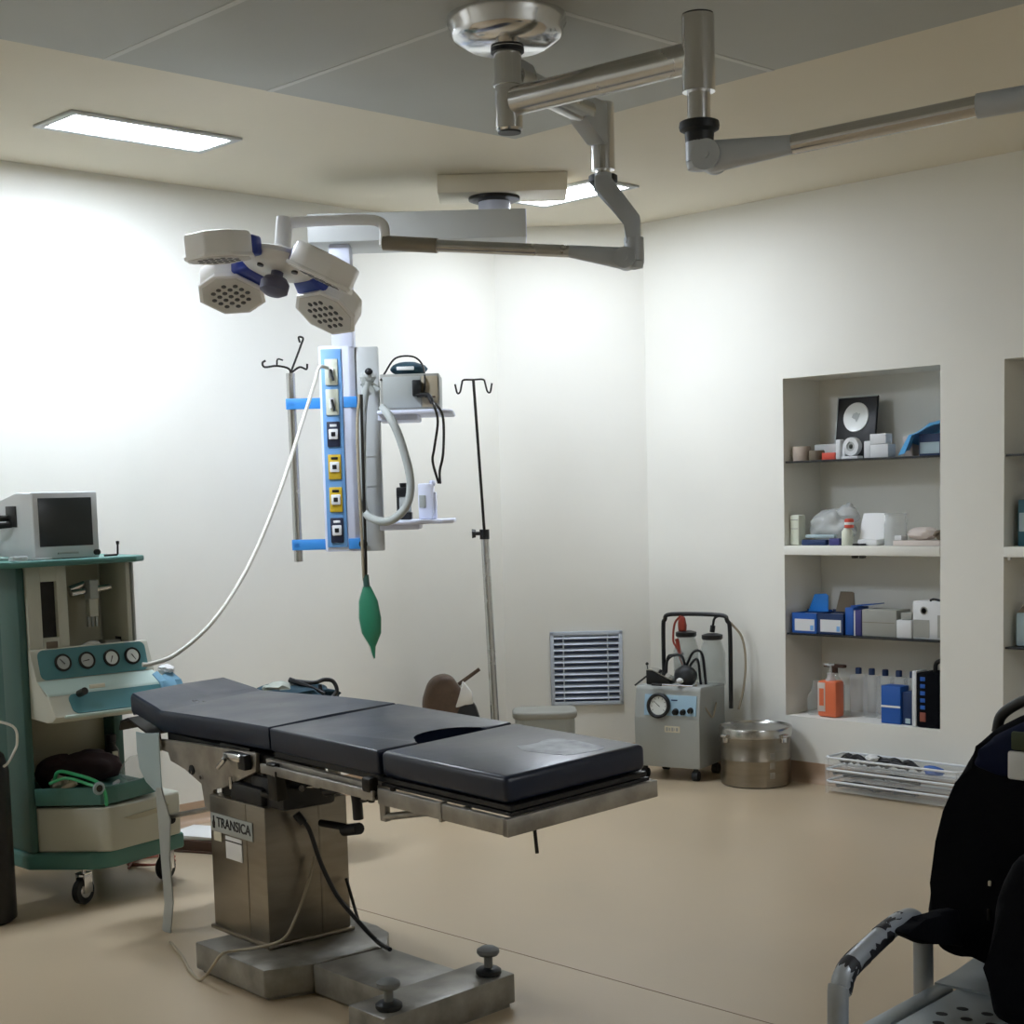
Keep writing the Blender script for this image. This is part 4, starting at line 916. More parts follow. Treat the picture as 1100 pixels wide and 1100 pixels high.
# ------------------------------------------------------------------ suction machine
SA = 15.2; SO = (1.255, 6.222)
S = TR(SO[0], SO[1], 0, SA)
su = thing('suction_machine', 'grey enamel suction machine with gauge, jars and black handle by the steel drum', 'suction machine', tuple(S @ Vector((-.185, .17, 0))), None, SA)
def sp_(name, mb, ms, label=None, parent=None): return part(name, mb, ms, parent or su, label, S)
SW = .375; SD = .34; SB = .07
xa, za = (-0.3374, 0.4774)
zl = (-0.0457, 0.4992)[1]
mb = MB(); mb.prism([(0, SB), (SD, SB), (SD, zl - .012), (.03, zl), (.02, zl - .02), (.0, zl - .17)], -SW, 0, 'x', .006)
cs = sp_('casing', mb, 'grey_enamel')
x0, x1, z0, z1 = (-0.3268, -0.0064, 0.315, 0.4579)
pm = Matrix.Translation((0, .0, 0))
slope = .022 / .15
mb = MB(); zq0, zq1 = zl - .155, zl - .045
P = [(x0 + .01, zq0), (x1 - .012, zq0 + .006), (x1 - .012, zq1), (x0 + .01, zq1)]
tilt = Matrix(((1, 0, 0, 0), (0, 1, slope, .0 - slope * (zl - .17) - .004), (0, 0, 1, 0), (0, 0, 0, 1)))
mb.prism(P, -.003, .004, 'y', 0, tilt); pn = sp_('control_panel', mb, 'grey_panel', 'pale blue control panel')
gx = x0 + .01 + .088; gz = (zq0 + zq1) / 2
gm = tilt @ Matrix.Translation((gx, -.003, gz)) @ RX
mb = MB(); mb.lathe([(.062, 0), (.066, .004), (.066, .02), (.058, .024), (.05, .02), (.05, .012), (0, .012)], (0, 0, 0), 32, gm, 0); mb.lathe([(.049, .0125), (0, .013)], (0, 0, 0), 28, gm, 1)
mb.prism([(-.002, -.01), (.002, -.01), (.0008, .036), (-.0008, .036)], .0132, .0145, 'z', 0, gm @ Matrix.Rotation(.9, 4, 'Z'), 0)
for k in range(9): mb.prism([(-.0012, .036), (.0012, .036), (.0012, .044), (-.0012, .044)], .0132, .014, 'z', 0, gm @ Matrix.Rotation(-2.2 + k * .55, 4, 'Z'), 0)
sp_('vacuum_gauge', mb, ['black_plastic', 'gauge_face'], 'black rimmed white vacuum gauge', pn)
for dx, r in ((.085, .016), (.128, .014), (.17, .014)):
    mb = MB(); m_ = tilt @ Matrix.Translation((gx + dx + .01, -.003, gz - (.03 if dx < .15 else .02))) @ RX; mb.lathe([(r * 1.15, 0), (r, .012), (r * .8, .022), (0, .022)], (0, 0, 0), 16, m_); mb.box((0, 0, .02), (.005, r * 1.9, .012), .001, m_); sp_('knob', mb, 'dark_metal', None, pn)
mb = MB(); mb.box((gx + .085, -.0045, gz + .03), (.035, .002, .006), 0, tilt); sp_('panel_mark', mb, 'box_navy', None, pn)
mb = MB(); mb.box((-.155, -.0015, .275), (.088, .003, .034), .001); lb_ = sp_('sticker', mb, 'paper_cream', 'pale sticker with grey lettering')
mb = MB()
for i, (dx, w_, h_) in enumerate(((-.03, .012, .02), (-.014, .008, .016), (.002, .012, .02), (.014, .003, .014), (.028, .012, .018))): mb.box((-.155 + dx, -.0034, .275), (w_, .001, h_), 0)
sp_('faded_print', mb, 'grey_enamel', None, lb_)
mb = MB()
for x in (-SW + .04, -.04):
    for y in (.04, SD - .04):
        mb = MB(); mb.tube([(x, y, SB + .002), (x, y, .05)], .014, 10); mb.tube([(x - .016, y, .027), (x + .016, y, .027)], .027, 16); sp_('castor', mb, 'black_rubber')
# handle hoop
hx0, hz0 = (-0.3021, 0.6604); hx1, hzt = (0.0855, 0.8637)
hy = .22
mb = MB(); mb.tube([(hx0, hy, zl - .02), (hx0, hy, hzt - .08), (hx0 + .01, hy, hzt - .03), (hx0 + .05, hy, hzt), (hx1 - .06, hy, hzt), (hx1 - .015, hy, hzt - .03), (hx1, hy, hzt - .1), (hx1, hy, zl - .13)], .0115, 12, 5); sp_('handle', mb, 'black_plastic')
# jars
for u, tl in ((737, 0), (765, .01)):
    jx, jz = (-0.1775, 0.7575) if u == 737 else (-0.026, 0.7459)
    jz = max(jz, zl + .18)
    mb = MB(); mb.lathe([(.066, .0), (.07, .01), (.07, jz - zl - .08), (.05, jz - zl - .012), (.05, jz - zl), (.046, jz - zl), (.046, jz - zl - .014), (.066, jz - zl - .08), (.066, .012), (0, .012)], (jx, .24, zl - .012), 28)
    j = sp_('jar', mb, 'jar_glass')
    mb = MB(); mb.lathe([(.052, 0), (.056, .006), (.056, .024), (.03, .032), (0, .033)], (jx, .24, jz - .014), 28); sp_('lid', mb, 'black_plastic', None, j)
jx, jz = (-0.0255, 0.7758)
mb = MB(); mb.tube([(jx, .24, jz - .005), (jx + .005, .24, jz + .03)], .014, 10); mb.tube([(jx + .005, .24, jz + .03), (jx + .02, .23, jz + .07), (jx + .06, .22, jz + .085), (hx1 - .01, .21, jz + .08)], .007, 8, 5); sp_('jar_tube', mb, 'black_plastic')
jx, jz = (-0.1897, 0.7841)
mb = MB(); mb.blob((jx, .22, jz + .02), (.024, .02, .055), .15, 2, 3); sp_('rubber_bulb', mb, 'red_rubber', 'red rubber bulb hanging from the handle')
mb = MB(); mb.tube([(jx - .005, .215, hzt - .005), (jx - .04, .21, jz + .03), (jx - .045, .2, jz - .06), (jx - .02, .19, jz - .1), (jx - .0, .19, jz - .16), (jx + .02, .19, jz - .2)], .006, 8, 6); mb.tube([(jx - .02, .19, jz - .05), (jx + .005, .18, jz - .13)], .011, 8); sp_('red_tube', mb, 'red_rubber', 'dark red tube')
mb = MB()
for pts in ([(-.26, .155, zl + .02), (-.25, .155, zl + .13), (-.22, .155, zl + .15), (-.16, .155, zl + .14), (-.14, .155, zl + .02)],
            [(-.14, .16, zl + .1), (-.1, .16, zl + .17), (-.05, .16, zl + .16), (-.03, .16, zl + .0)],
            [(-.13, .15, zl + .07), (-.1, .15, zl + .12), (-.07, .15, zl + .125), (-.055, .15, zl + .0)],
            [(-.28, .16, zl + .02), (-.25, .17, zl + .13), (-.17, .19, zl + .16)]):
    mb.tube(pts, .0075, 8, 6)
sp_('black_tubing', mb, 'black_plastic')
mb = MB(); mb.tube([(hx1 + .0, .23, hzt - .04), (hx1 + .05, .26, hzt - .12), (hx1 + .065, .27, hzt - .25), (hx1 + .05, .27, hzt - .4), (hx1 + .03, .25, .36)], .0065, 8, 6)
mb.tube([(-.06, .1, zl + .005), (-.03, .06, zl - .05), (.009, .1, zl - .14), (.012, .15, zl - .17), (.01, .2, zl - .1)], .0045, 8, 6); sp_('tan_tube', mb, 'wire_tan')
def pedal(x, y, rz, name, label):
    m_ = S @ TR(x, y, zl + .002, rz); mb = MB()
    mb.prism([(-.07, 0), (.07, 0), (.07, .02), (.03, .035), (-.04, .078), (-.07, .08)], -.04, .04, 'y', .008, m_, 0)
    mb.prism([(-.065, .083), (-.03, .08), (.075, .03), (.075, .026), (-.03, .073), (-.065, .076)], -.042, .042, 'y', .0, m_, 1)
    single(name, mb, ['black_plastic', 'chrome'], label, 'pedal')
pedal(-.26, .09, 5, 'foot_pedal', 'black foot pedal with a metal top on the left of the suction machine')
m_ = S @ TR(-.11, .08, zl + .001, 0); mb = MB(); mb.blob((0, 0, .05), (.062, .05, .055), .15, 2, 14, m_, 0, 3, 0, -.9)
mb.blob((-.01, -.052, .03), (.02, .016, .016), .1, 2, 2, m_, 1, 2)
single('rubber_mask', mb, ['black_rubber', 'box_white'], 'black rounded mask with a white nozzle on the right of the suction machine', 'mask')
mb = MB(); mb.tube([(-SW - .01, .03, zl - .004), (-SW + .06, .06, zl + .055)], .005, 8, 0, S); mb.blob((-SW + .045, .07, zl + .11), (.009, .009, .009), 0, 1, 0, S, 0, 2); mb.tube([(-SW + .06, .06, zl + .055), (-SW + .045, .07, zl + .1)], .003, 6, 0, S)
single('probe_lead', mb, 'black_plastic', 'thin black probe slanting over the left corner of the suction machine', 'probe')
mb = MB(); mb.tube([(-SW + .10, .012, zl + .008), (-SW + .16, .012, zl + .008)], .007, 8, 0, S, 0); mb.tube([(-SW + .16, .012, zl + .008), (-.04, .012, zl + .008)], .0055, 8, 0, S, 1)
single('steel_probe', mb, ['black_plastic', 'chrome'], 'thin steel rod with a black end lying along the front edge of the suction machine', 'probe')
# ------------------------------------------------------------------ steel drum
dx, dy = 1.478, 6.405
dm = thing('steel_drum', 'round stainless steel sterilising drum on the floor below the niche', 'drum', (dx, dy, 0))
mb = MB(); mb.lathe([(.17, 0), (.18, .006), (.18, .13), (.183, .135), (.183, .142), (.18, .147), (.18, .255), (.18, .25)], (dx, dy, 0), 48); part('body', mb, 'brushed_steel', dm)
mb = MB(); mb.lathe([(.186, .252), (.19, .256), (.19, .292), (.186, .302), (.176, .304), (.172, .296), (.1, .29), (0, .288)], (dx, dy, 0), 48); part('lid', mb, 'steel', dm)
fw = math.radians(-45)
for a, n in ((-105, 'latch'), (-5, 'latch')):
    m_ = TR(dx, dy, 0, a); mb = MB(); mb.bx(.178, .2, -.016, .016, .23, .275, .004, m_); mb.tube([(.198, -.02, .265), (.198, .02, .265)], .009, 10, 0, m_); part(n, mb, 'chrome', dm)
m_ = TR(dx, dy, 0, -25); mb = MB(); 
for k in range(3): mb.bx(.179, .184, -.014, .014, .05 + k * .05, .082 + k * .05, .002, m_)
part('vent_slide', mb, 'worn_steel', dm, None)
# ------------------------------------------------------------------ clear three tier tray unit on the floor
cx0, cx1, cy0, cy1 = 1.905, 2.655, 6.40, 6.585
ct = thing('tray_organiser', 'clear plastic three tier tray unit lying on the floor below the niche', 'tray organiser', ((cx0 + cx1) / 2, (cy0 + cy1) / 2, 0))
for k, z in enumerate((.012, .072, .132)):
    mb = MB(); mb.prism(rrect((cx1 - cx0) / 2 - .012, (cy1 - cy0) / 2 - .01, .03), z, z + .004, 'z', 0, TR((cx0 + cx1) / 2, (cy0 + cy1) / 2, 0))
    out = rrect((cx1 - cx0) / 2 - .008, (cy1 - cy0) / 2 - .006, .03)
    t = bmesh.new(); A = [t.verts.new((x, y, z)) for x, y in out]; B = [t.verts.new((x * 1.008, y * 1.02, z + .046)) for x, y in out]
    for i in range(len(A)): t.faces.new((A[i], A[(i + 1) % len(A)], B[(i + 1) % len(A)], B[i]))
    mb._add(t, TR((cx0 + cx1) / 2, (cy0 + cy1) / 2, 0), 0)
    tr = part('tray', mb, 'clear_plastic', ct)
    mb = MB(); o_ = rrect((cx1 - cx0) / 2 - .004, (cy1 - cy0) / 2 - .003, .032, 7); mb.tube([((cx0 + cx1) / 2 + x, (cy0 + cy1) / 2 + y, z + .048) for x, y in o_ + o_[:1]], .006, 8); part('rim', mb, 'label_white', tr, 'hazy white rim')
mb = MB()
for x in (cx0 + .012, cx1 - .012):
    for y in (cy0 + .01, cy1 - .01): mb.bx(x - .008, x + .008, y - .007, y + .007, 0, .18, .003)
part('corner_post', mb, 'clear_plastic', ct)
rs = random.Random(11)
mb = MB()
for z in (.017, .077, .138):
    for i in range(11):
        x = cx0 + .08 + .036 * i + rs.uniform(-.02, .02); y = cy0 + .08 + rs.uniform(-.02, .02); a = rs.uniform(-.5, .5); l = rs.uniform(.04, .075); hgt = .012 + .014 * rs.random() + (.02 if z > .13 else 0)
        mb.tube([(x - l * math.cos(a), y - l * math.sin(a) * .5, z + .017), (x, y, z + hgt + .006), (x + l * math.cos(a), y + l * math.sin(a) * .5, z + .017)], rs.uniform(.008, .015), 8, 4, None, 0)
o = single('instrument_heap', mb, ['black_plastic'], 'heap of dark tubes and instruments lying in the clear trays', 'instruments'); o['kind'] = 'stuff'
mb = MB(); mb.blob((2.485, 6.47, .157), (.05, .035, .02), .3, 2.5, 7, None, 0, 3, 0, -.6); mb.tube([(2.44, 6.46, .172), (2.48, 6.465, .176), (2.53, 6.47, .165)], .013, 10, 4)
single('blue_wrap', mb, 'box_royal', 'bright blue wrapped item at the right of the top clear tray', 'packet')
mb = MB(); mb.blob((2.14, 6.47, .19), (.035, .03, .016), .3, 2.5, 9, None, 0, 3); single('white_wrap', mb, 'paper_white', 'crumpled white wrap on top of the dark tubes in the clear tray', 'packet')
# ------------------------------------------------------------------ niche shelves and what stands on them
G1, G2, ZM, ZF = 1.660, .770, 1.2245, .3355
def glass_shelf(n, z, label):
    t = thing('glass_shelf', label, 'shelf', ((n[0] + n[1]) / 2, YR + .16, z - .008), 'glass niche shelves')
    mb = MB(); mb.bx(n[0] + .004, n[1] - .004, YR + .012, YR + ND - .003, z - .008, z - .0005, .001); part('pane', mb, 'smoke_glass', t)
    mb = MB(); mb.bx(n[0] + .004, n[1] - .004, YR + .008, YR + .0115, z - .010, z, .001); part('dark_edge', mb, 'black_plastic', t, 'dark front edge')
glass_shelf(N1, G1, 'dark edged glass shelf with the black framed picture on it')
glass_shelf(N1, G2, 'dark edged glass shelf with the blue boxes on it')
glass_shelf(N2, 1.650, 'upper glass shelf in the niche at the right edge')
glass_shelf(N2, .758, 'lower glass shelf in the niche at the right edge carrying a pale block')
def item(name, shape, ms, label, cat, group=None): return single(name, shape, ms, label, cat, group)
Y0 = YR + .05
e = .0008
# top shelf
fb = (1.6996, 1.9381, 1.6529, 1.9761)
ph = thing('framed_picture', 'black framed picture with a pale round plate leaning in the top of the niche', 'picture', ((fb[0] + fb[1]) / 2, 6.82, G1 + e))
zt = G1 + (fb[3] - fb[2]); PMx = Matrix.Translation(((fb[0] + fb[1]) / 2, 6.80, G1 + e)) @ Matrix.Rotation(math.radians(-8), 4, 'X')
w = (fb[1] - fb[0]) / 2; h = zt - G1
mb = MB(); mb.bx(-w, w, 0, .016, 0, h, .003); part('board', mb, 'black_plastic', ph, None, PMx)
mb = MB()
for a, b, c, d in ((-w, w, h - .006, h), (-w, -w + .005, 0, h)): mb.bx(a, b, -.003, .0, c, d)
part('edge_trim', mb, 'hose_grey', ph, 'pale edge trim', PMx)
dm_ = PMx @ Matrix.Translation((0.0, -.001, h * .665)) @ RX
mb = MB(); mb.lathe([(w * .64, 0), (w * .62, .005), (w * .58, .003), (0, .003)], (0, 0, 0), 40, dm_); dsk = part('disc', mb, 'gauge_face', ph, 'pale round plate', PMx.inverted() @ PMx)
mb = MB(); P = [(-.024, .0), (-.016, .018), (.004, .024), (.018, .016), (.026, .02), (.02, .004), (.014, -.012), (.006, -.026), (-.002, -.012), (-.012, -.008)]
mb.prism(P, .0035, .0045, 'z', 0, dm_); part('emblem', mb, 'grey_enamel', dsk, 'grey emblem in the middle')
def boxi(u0, v1, u1, v0): pass
def nbox(name, b, z, d, y, ms, label, cat, group=None, bev=.003, label_face=None):
    mb = MB(); hh = b[3] - b[2]
    mb.bx(b[0], b[1], y, y + d, z + e, z + hh, bev, None, 0)
    if label_face:
        a0, a1, c0, c1, mi = label_face; W_ = b[1] - b[0]
        mb.bx(b[0] + a0 * W_, b[0] + a1 * W_, y - .0015, y + .001, z + c0 * hh, z + c1 * hh, 0, None, mi)
    return single(name, mb, ms, label, cat, group)
b = (1.5258, 1.6125, 1.6505, 1.7352)
mb = MB(); mb.lathe([(.018, 0), (.045, 0), (.047, .01), (.047, .066), (.044, .074), (.018, .074)], (1.572, 6.70, G1 + e), 22); single('gauze_roll', mb, 'beige_roll', 'beige gauze roll at the left end of the top niche shelf', 'roll')
mb = MB(); mb.lathe([(.012, 0), (.038, 0), (.04, .008), (.04, .042), (.037, .05), (.012, .05)], (1.666, 6.70, G1 + e), 22); single('gauze_roll', mb, 'box_brown', 'smaller brownish roll beside the red box on the top niche shelf', 'roll')
nbox('clear_box', (1.62, 1.752, G1, G1 + .082), G1, .05, 6.745, 'hazy_plastic', 'hazy clear box behind the rolls and the red box', 'box')
nbox('red_box', (1.71, 1.79, G1, G1 + .036), G1, .06, 6.68, 'red_box', 'small orange red box on the top niche shelf', 'box')
mb = MB(); c = (1.7904, 1.8344, 1.6569, 1.7618)
mb.bx(1.793, 1.822, 6.68, 6.72, G1 + e, G1 + .10, .006)
single('white_dispenser', mb, 'box_white', 'narrow white upright box in front of the framed picture', 'box')
tc = thing('tape_dispenser', 'white tape roll stand in front of the framed picture', 'tape dispenser', (1.87, 6.70, G1 + e))
mb = MB(); mb.bx(1.826, 1.925, 6.68, 6.73, G1 + e, G1 + .014, .003); mb.bx(1.83, 1.848, 6.685, 6.725, G1 + .012, G1 + .055, .004); part('stand', mb, 'box_white', tc)
mb = MB(); m_ = Matrix.Translation((1.878, 6.722, G1 + .062)) @ RX
t = [(.024, 0), (.046, 0), (.047, .006), (.047, .028), (.046, .034), (.024, .034), (.024, 0)]; mb.lathe(t, (0, 0, 0), 26, m_, 0); mb.lathe([(.012, .002), (.0235, .002), (.0235, .03), (.012, .03), (.012, .002)], (0, 0, 0), 22, m_, 1); part('tape_roll', mb, ['box_white', 'grey_enamel'], tc)
nbox('white_box', (1.965, 2.002, G1, G1 + .085), G1, .06, 6.675, 'box_white', 'narrow white box right of the framed picture', 'box')
nbox('white_box', (2.005, 2.108, G1, G1 + .066), G1, .07, 6.67, 'box_white', 'wider white box right of the framed picture, with a small box on it', 'box')
nbox('grey_box', (2.0, 2.092, G1 + .067, G1 + .118), G1 + .067, .06, 6.675, ['box_white', 'box_grey'], 'small white box lying on the wider white box', 'box')
nbox('pale_carton', (2.135, 2.19, G1, G1 + .10), G1, .06, 6.76, 'box_pink', 'pale carton standing behind the blue plastic wrap', 'box')
nbox('navy_box', (2.262, 2.395, G1, G1 + .105), G1, .10, 6.70, ['box_navy', 'pale_blue'], 'navy box with a pale label at the right of the top niche shelf', 'box', None, .003, (.05, .85, .1, .62, 1))
mb = MB()
rows = []
for j in range(7):
    x = 2.17 + j * .038; zz = [.02, .09, .115, .125, .145, .16, .165][j]
    rows.append([(x, 6.66, G1 + .006 + max(0, zz - .04) * (.2 if j < 2 else 1.0) + (.02 if j > 1 else 0)), (x + .004, 6.69, G1 + .004 + zz + .012 * math.sin(j * 2.2)), (x, 6.76, G1 + .012 + zz + .006 * math.sin(j * 3.1)), (x, 6.83, G1 + .008 + zz * .9), (x, 6.86, G1 + .004 + zz * .4)])
mb.sheet(rows, .002); single('blue_wrap', mb, 'wrap_blue', 'bright blue plastic wrap draped over the navy box in the niche', 'wrap')
# middle shelf
mb = MB(); mb.bx(1.525, 1.582, 6.655, 6.72, ZM + e, ZM + .158, .01); mb.bx(1.53, 1.577, 6.653, 6.656, ZM + .085, ZM + .088, 0, None, 1); mb.bx(1.53, 1.577, 6.6535, 6.656, ZM + .13, ZM + .134, 0, None, 1); single('cream_canister', mb, ['socket_cream', 'box_grey'], 'cream upright canister at the left end of the middle niche shelf', 'canister')
mb = MB(); mb.blob((1.715, 6.77, ZM + .085), (.125, .075, .095), .2, 2.2, 41, None, 0, 4, .05, -.88); mb.blob((1.80, 6.78, ZM + .15), (.06, .05, .06), .3, 2.2, 44, None, 0, 3, .05); single('clear_bag', mb, 'hazy_plastic', 'hazy clear plastic bag of supplies on the middle niche shelf', 'bag')
mb = MB(); mb.bx(1.60, 1.75, 6.65, 6.685, ZM + e, ZM + .03, .006); mb.bx(1.77, 1.83, 6.652, 6.685, ZM + e, ZM + .036, .004, None, 1); single('navy_packet', mb, ['box_navy', 'box_purple'], 'flat dark navy packets in front of the clear bag', 'packet')
mb = MB(); mb.bx(1.62, 1.80, 6.655, 6.684, ZM + .038, ZM + .056, .006); single('pale_packet', mb, 'pale_blue', 'pale blue packet lying on the dark navy packets', 'packet')
bo = thing('cream_bottle', 'cream bottle with a red and white cap on the middle niche shelf', 'bottle', (1.866, 6.675, ZM + e))
mb = MB(); mb.lathe([(.026, 0), (.029, .006), (.029, .07), (.02, .082), (.018, .088), (0, .088)], (1.866, 6.675, ZM + e), 20); part('body', mb, 'socket_cream', bo)
mb = MB(); mb.lathe([(.022, .088), (.024, .092), (.024, .102), (.0235, .103), (.0235, .118), (.024, .119), (.024, .128), (.018, .135), (0, .135)], (1.877, 6.675, ZM + e), 20); mb.lathe([(.0245, .104), (.025, .105), (.025, .116), (.0245, .117)], (1.877, 6.675, ZM + e), 20, None, 1); part('cap', mb, ['red_box', 'paper_white'], bo, 'red cap with a white band')
mb = MB(); mb.sheet([[(1.91, 6.72, ZM + .03), (1.98, 6.70, ZM + .03), (2.05, 6.72, ZM + .03)], [(1.91, 6.735, ZM + .10), (1.98, 6.72, ZM + .10), (2.05, 6.735, ZM + .10)], [(1.91, 6.76, ZM + .158), (1.98, 6.748, ZM + .16), (2.052, 6.76, ZM + .158)]], .003); mb.bx(1.93, 2.04, 6.67, 6.76, ZM + e, ZM + .03, .004); single('paper_sheet', mb, 'paper_white', 'upright white sheet on a white pad in the middle of the niche', 'paper')
mb = MB()
for k in range(2): mb.lathe([(.012, -.004), (.018, -.004), (.018, .004), (.012, .004), (.012, -.004)], (1.93 + .038 * k, 6.655, ZM + .006), 16)
mb.bx(1.912, 1.99, 6.648, 6.662, ZM + e, ZM + .003); mb.bx(1.93, 1.968, 6.652, 6.658, ZM + .004, ZM + .009)
single('dark_spectacles', mb, 'black_plastic', 'small dark ringed item lying before the white pad', 'glasses')
mb = MB(); mb.lathe([(.052, 0), (.056, .008), (.056, .105), (.05, .125), (.05, .15), (.054, .151), (.054, .158), (0, .158)], (2.118, 6.72, ZM + e), 26); single('clear_jar', mb, 'hazy_plastic', 'greyish clear jar right of the white sheet', 'jar')
nbox('pink_box', (2.14, 2.40, ZM, ZM + .026), ZM, .12, 6.66, 'box_pink', 'flat pinkish box at the right end of the middle niche shelf', 'box')
mb = MB(); mb.blob((2.27, 6.73, ZM + .058), (.085, .05, .035), .2, 2.4, 51, None, 0, 3, .05, -.85); single('pink_pouch', mb, 'box_pink', 'soft pale pouch lying on the flat pinkish box', 'pouch')
nbox('small_white_box', (2.145, 2.185, ZM + .0265, ZM + .05), ZM + .0265, .05, 6.665, 'box_white', 'tiny white box on the left of the flat pinkish box', 'box')
mb = MB(); mb.blob((2.382, 6.70, ZM + .045), (.02, .03, .02), .2, 2, 5, None, 0, 3); mb.tube([(2.36, 6.68, ZM + .05), (2.38, 6.67, ZM + .065), (2.405, 6.68, ZM + .07)], .009, 8, 4); single('grey_wrist_strap', mb, 'box_brown', 'small brownish curled strap at the right end of the flat pinkish box', 'strap')
# knobs under the middle shelf
for x, lb in ((1.92, 'left one of the two small dark knobs under the middle shelf'), (1.965, 'right of the two small dark knobs under the middle shelf')):
    mb = MB(); mb.lathe([(.017, 0), (.019, -.006), (.016, -.014), (0, -.016)], (x, 6.66, 1.1755), 16); single('round_stopper', mb, 'black_plastic', lb, 'knob')
# lower glass shelf
def open_box(x0, x1, z, h, d, y, ms, lab, name, flap):
    mb = MB(); w = .004
    mb.bx(x0, x1, y, y + w, z + e, z + h); mb.bx(x0, x1, y + d - w, y + d, z + e, z + h * 1.1); mb.bx(x0, x0 + w, y, y + d, z + e, z + h); mb.bx(x1 - w, x1, y, y + d, z + e, z + h); mb.bx(x0, x1, y, y + d, z + e, z + .006)
    t = thing(name, lab, 'box', ((x0 + x1) / 2, y + d / 2, z + e)); part('tray', mb, ms[0], t)
    mb = MB(); mb.bx(x0 + .018, x1 - .014, y - .0015, y, z + h * .12, z + h * .7); mb.bx(x1 - .04, x1 - .02, y - .002, y - .001, z + h * .15, z + h * .4, 0, None, 1); part('label_panel', mb, [ms[1], 'panel_blue'], t, 'white label panel')
    mb = MB(); mb.prism([((x0 + x1) / 2 + a, z + h + c) for a, c in flap], y + d - .02, y + d - .016, 'y', .001); part('flap', mb, ms[2], t)
    mb = MB(); mb.bx(x0 + .01, x1 - .01, y + .01, y + d - .03, z + .01, z + h * .92, .003); part('contents', mb, 'box_white', t)
open_box(1.545, 1.70, G2, .105, .14, 6.64, ('box_royal', 'box_white', 'box_blue'), 'open blue box with a bright blue raised flap on the glass shelf', 'open_box', [(-.06, .0), (.065, .0), (.065, .085), (.05, .095), (-.02, .09)])
open_box(1.705, 1.862, G2, .108, .14, 6.64, ('box_navy', 'box_white', 'box_brown'), 'open blue box with a brown raised flap on the glass shelf', 'open_box', [(-.05, .0), (.07, .0), (.062, .10), (.05, .105), (-.02, .105)])
mb = MB(); mb.bx(1.866, 1.915, 6.65, 6.79, G2 + e, G2 + .14, .003); mb.prism([(1.866, G2 + .141), (2.0, G2 + .155), (2.0, G2 + .159), (1.866, G2 + .147)], 6.70, 6.80, 'y'); single('blue_box', mb, 'box_royal', 'tall dark blue box with an open lid, third on the lower glass shelf', 'box')
nbox('purple_box', (1.92, 1.962, G2, G2 + .128), G2, .09, 6.65, ['box_purple', 'paper_white'], 'narrow purple box beside the large grey box', 'box', None, .002, (.0, .15, 0, 1, 1))
nbox('grey_carton', (1.966, 2.165, G2, G2 + .135), G2, .13, 6.65, ['box_grey', 'box_brown'], 'large grey carton on the lower glass shelf', 'box', None, .003, (0, .95, .52, .535, 1))
nbox('white_carton', (2.172, 2.255, G2, G2 + .09), G2, .08, 6.64, 'box_white', 'small white carton between the large grey carton and the printed box', 'box')
nbox('grey_block', (2.19, 2.25, G2 + .091, G2 + .125), G2 + .091, .07, 6.65, 'box_grey', 'small grey packet lying on the small white carton', 'box')
pb_ = thing('printed_carton', 'white printed carton with a grey panel at the right end of the lower glass shelf', 'box', (2.33, 6.72, G2 + e))
mb = MB(); mb.bx(2.258, 2.42, 6.65, 6.80, G2 + e, G2 + .185, .003); part('carton', mb, 'box_white', pb_)
mb = MB(); mb.bx(2.262, 2.35, 6.6485, 6.651, G2 + .008, G2 + .095); mb.bx(2.395, 2.415, 6.6485, 6.651, G2 + .01, G2 + .12); mb.lathe([(.014, 0), (.02, 0), (.02, .002), (.014, .002), (.014, 0)], (0, 0, 0), 18, Matrix.Translation((2.32, 6.65, G2 + .14)) @ RX); part('printed_panel', mb, 'box_grey', pb_)
mb = MB(); mb.tube([(2.35, 6.66, G2 + .19), (2.37, 6.655, G2 + .197), (2.41, 6.66, G2 + .19)], .006, 8, 4); part('dark_tab', mb, 'black_plastic', pb_)
# niche floor
cb = thing('orange_bottle', 'bottle of orange red liquid with a pump on the niche floor', 'bottle', (1.742, 6.70, ZF))
mb = MB(); mb.bx(1.685, 1.80, 6.66, 6.74, ZF + e, ZF + .19, .014); part('body', mb, 'orange_liquid', cb)
mb = MB(); mb.lathe([(.03, 0), (.018, .02), (.018, .04), (.006, .042), (.006, .075), (.02, .078), (.02, .088), (0, .09)], (1.742, 6.70, ZF + .188), 16); mb.bx(1.70, 1.75, 6.695, 6.705, ZF + .265, ZF + .278, .003); part('pump', mb, 'hazy_plastic', cb)
mb = MB(); mb.bx(1.69, 1.735, 6.657, 6.661, ZF + .03, ZF + .18, .001); mb.bx(1.70, 1.728, 6.6565, 6.6575, ZF + .06, ZF + .15, 0, None, 1); part('label_strip', mb, ['box_pink', 'orange_liquid'], cb, 'pale label strip')
mb = MB(); mb.lathe([(.038, 0), (.042, .008), (.042, .10), (.02, .135), (.014, .16), (.014, .18), (0, .18)], (1.632, 6.72, ZF + e), 20); single('clear_bottle', mb, 'jar_glass', 'clear bottle standing left of the orange bottle', 'bottle')
sb = thing('spray_bottle', 'dark topped spray bottle behind the orange bottle', 'bottle', (1.70, 6.80, ZF + e))
mb = MB(); mb.lathe([(.045, 0), (.05, .01), (.05, .15), (.018, .2), (.018, .22), (0, .22)], (1.70, 6.80, ZF + e), 22); part('body', mb, 'jar_glass', sb)
mb = MB(); mb.bx(1.635, 1.765, 6.785, 6.815, ZF + .245, ZF + .262, .006); mb.tube([(1.70, 6.80, ZF + .215), (1.70, 6.80, ZF + .25)], .016, 12); part('trigger_head', mb, 'carton_brown', sb)
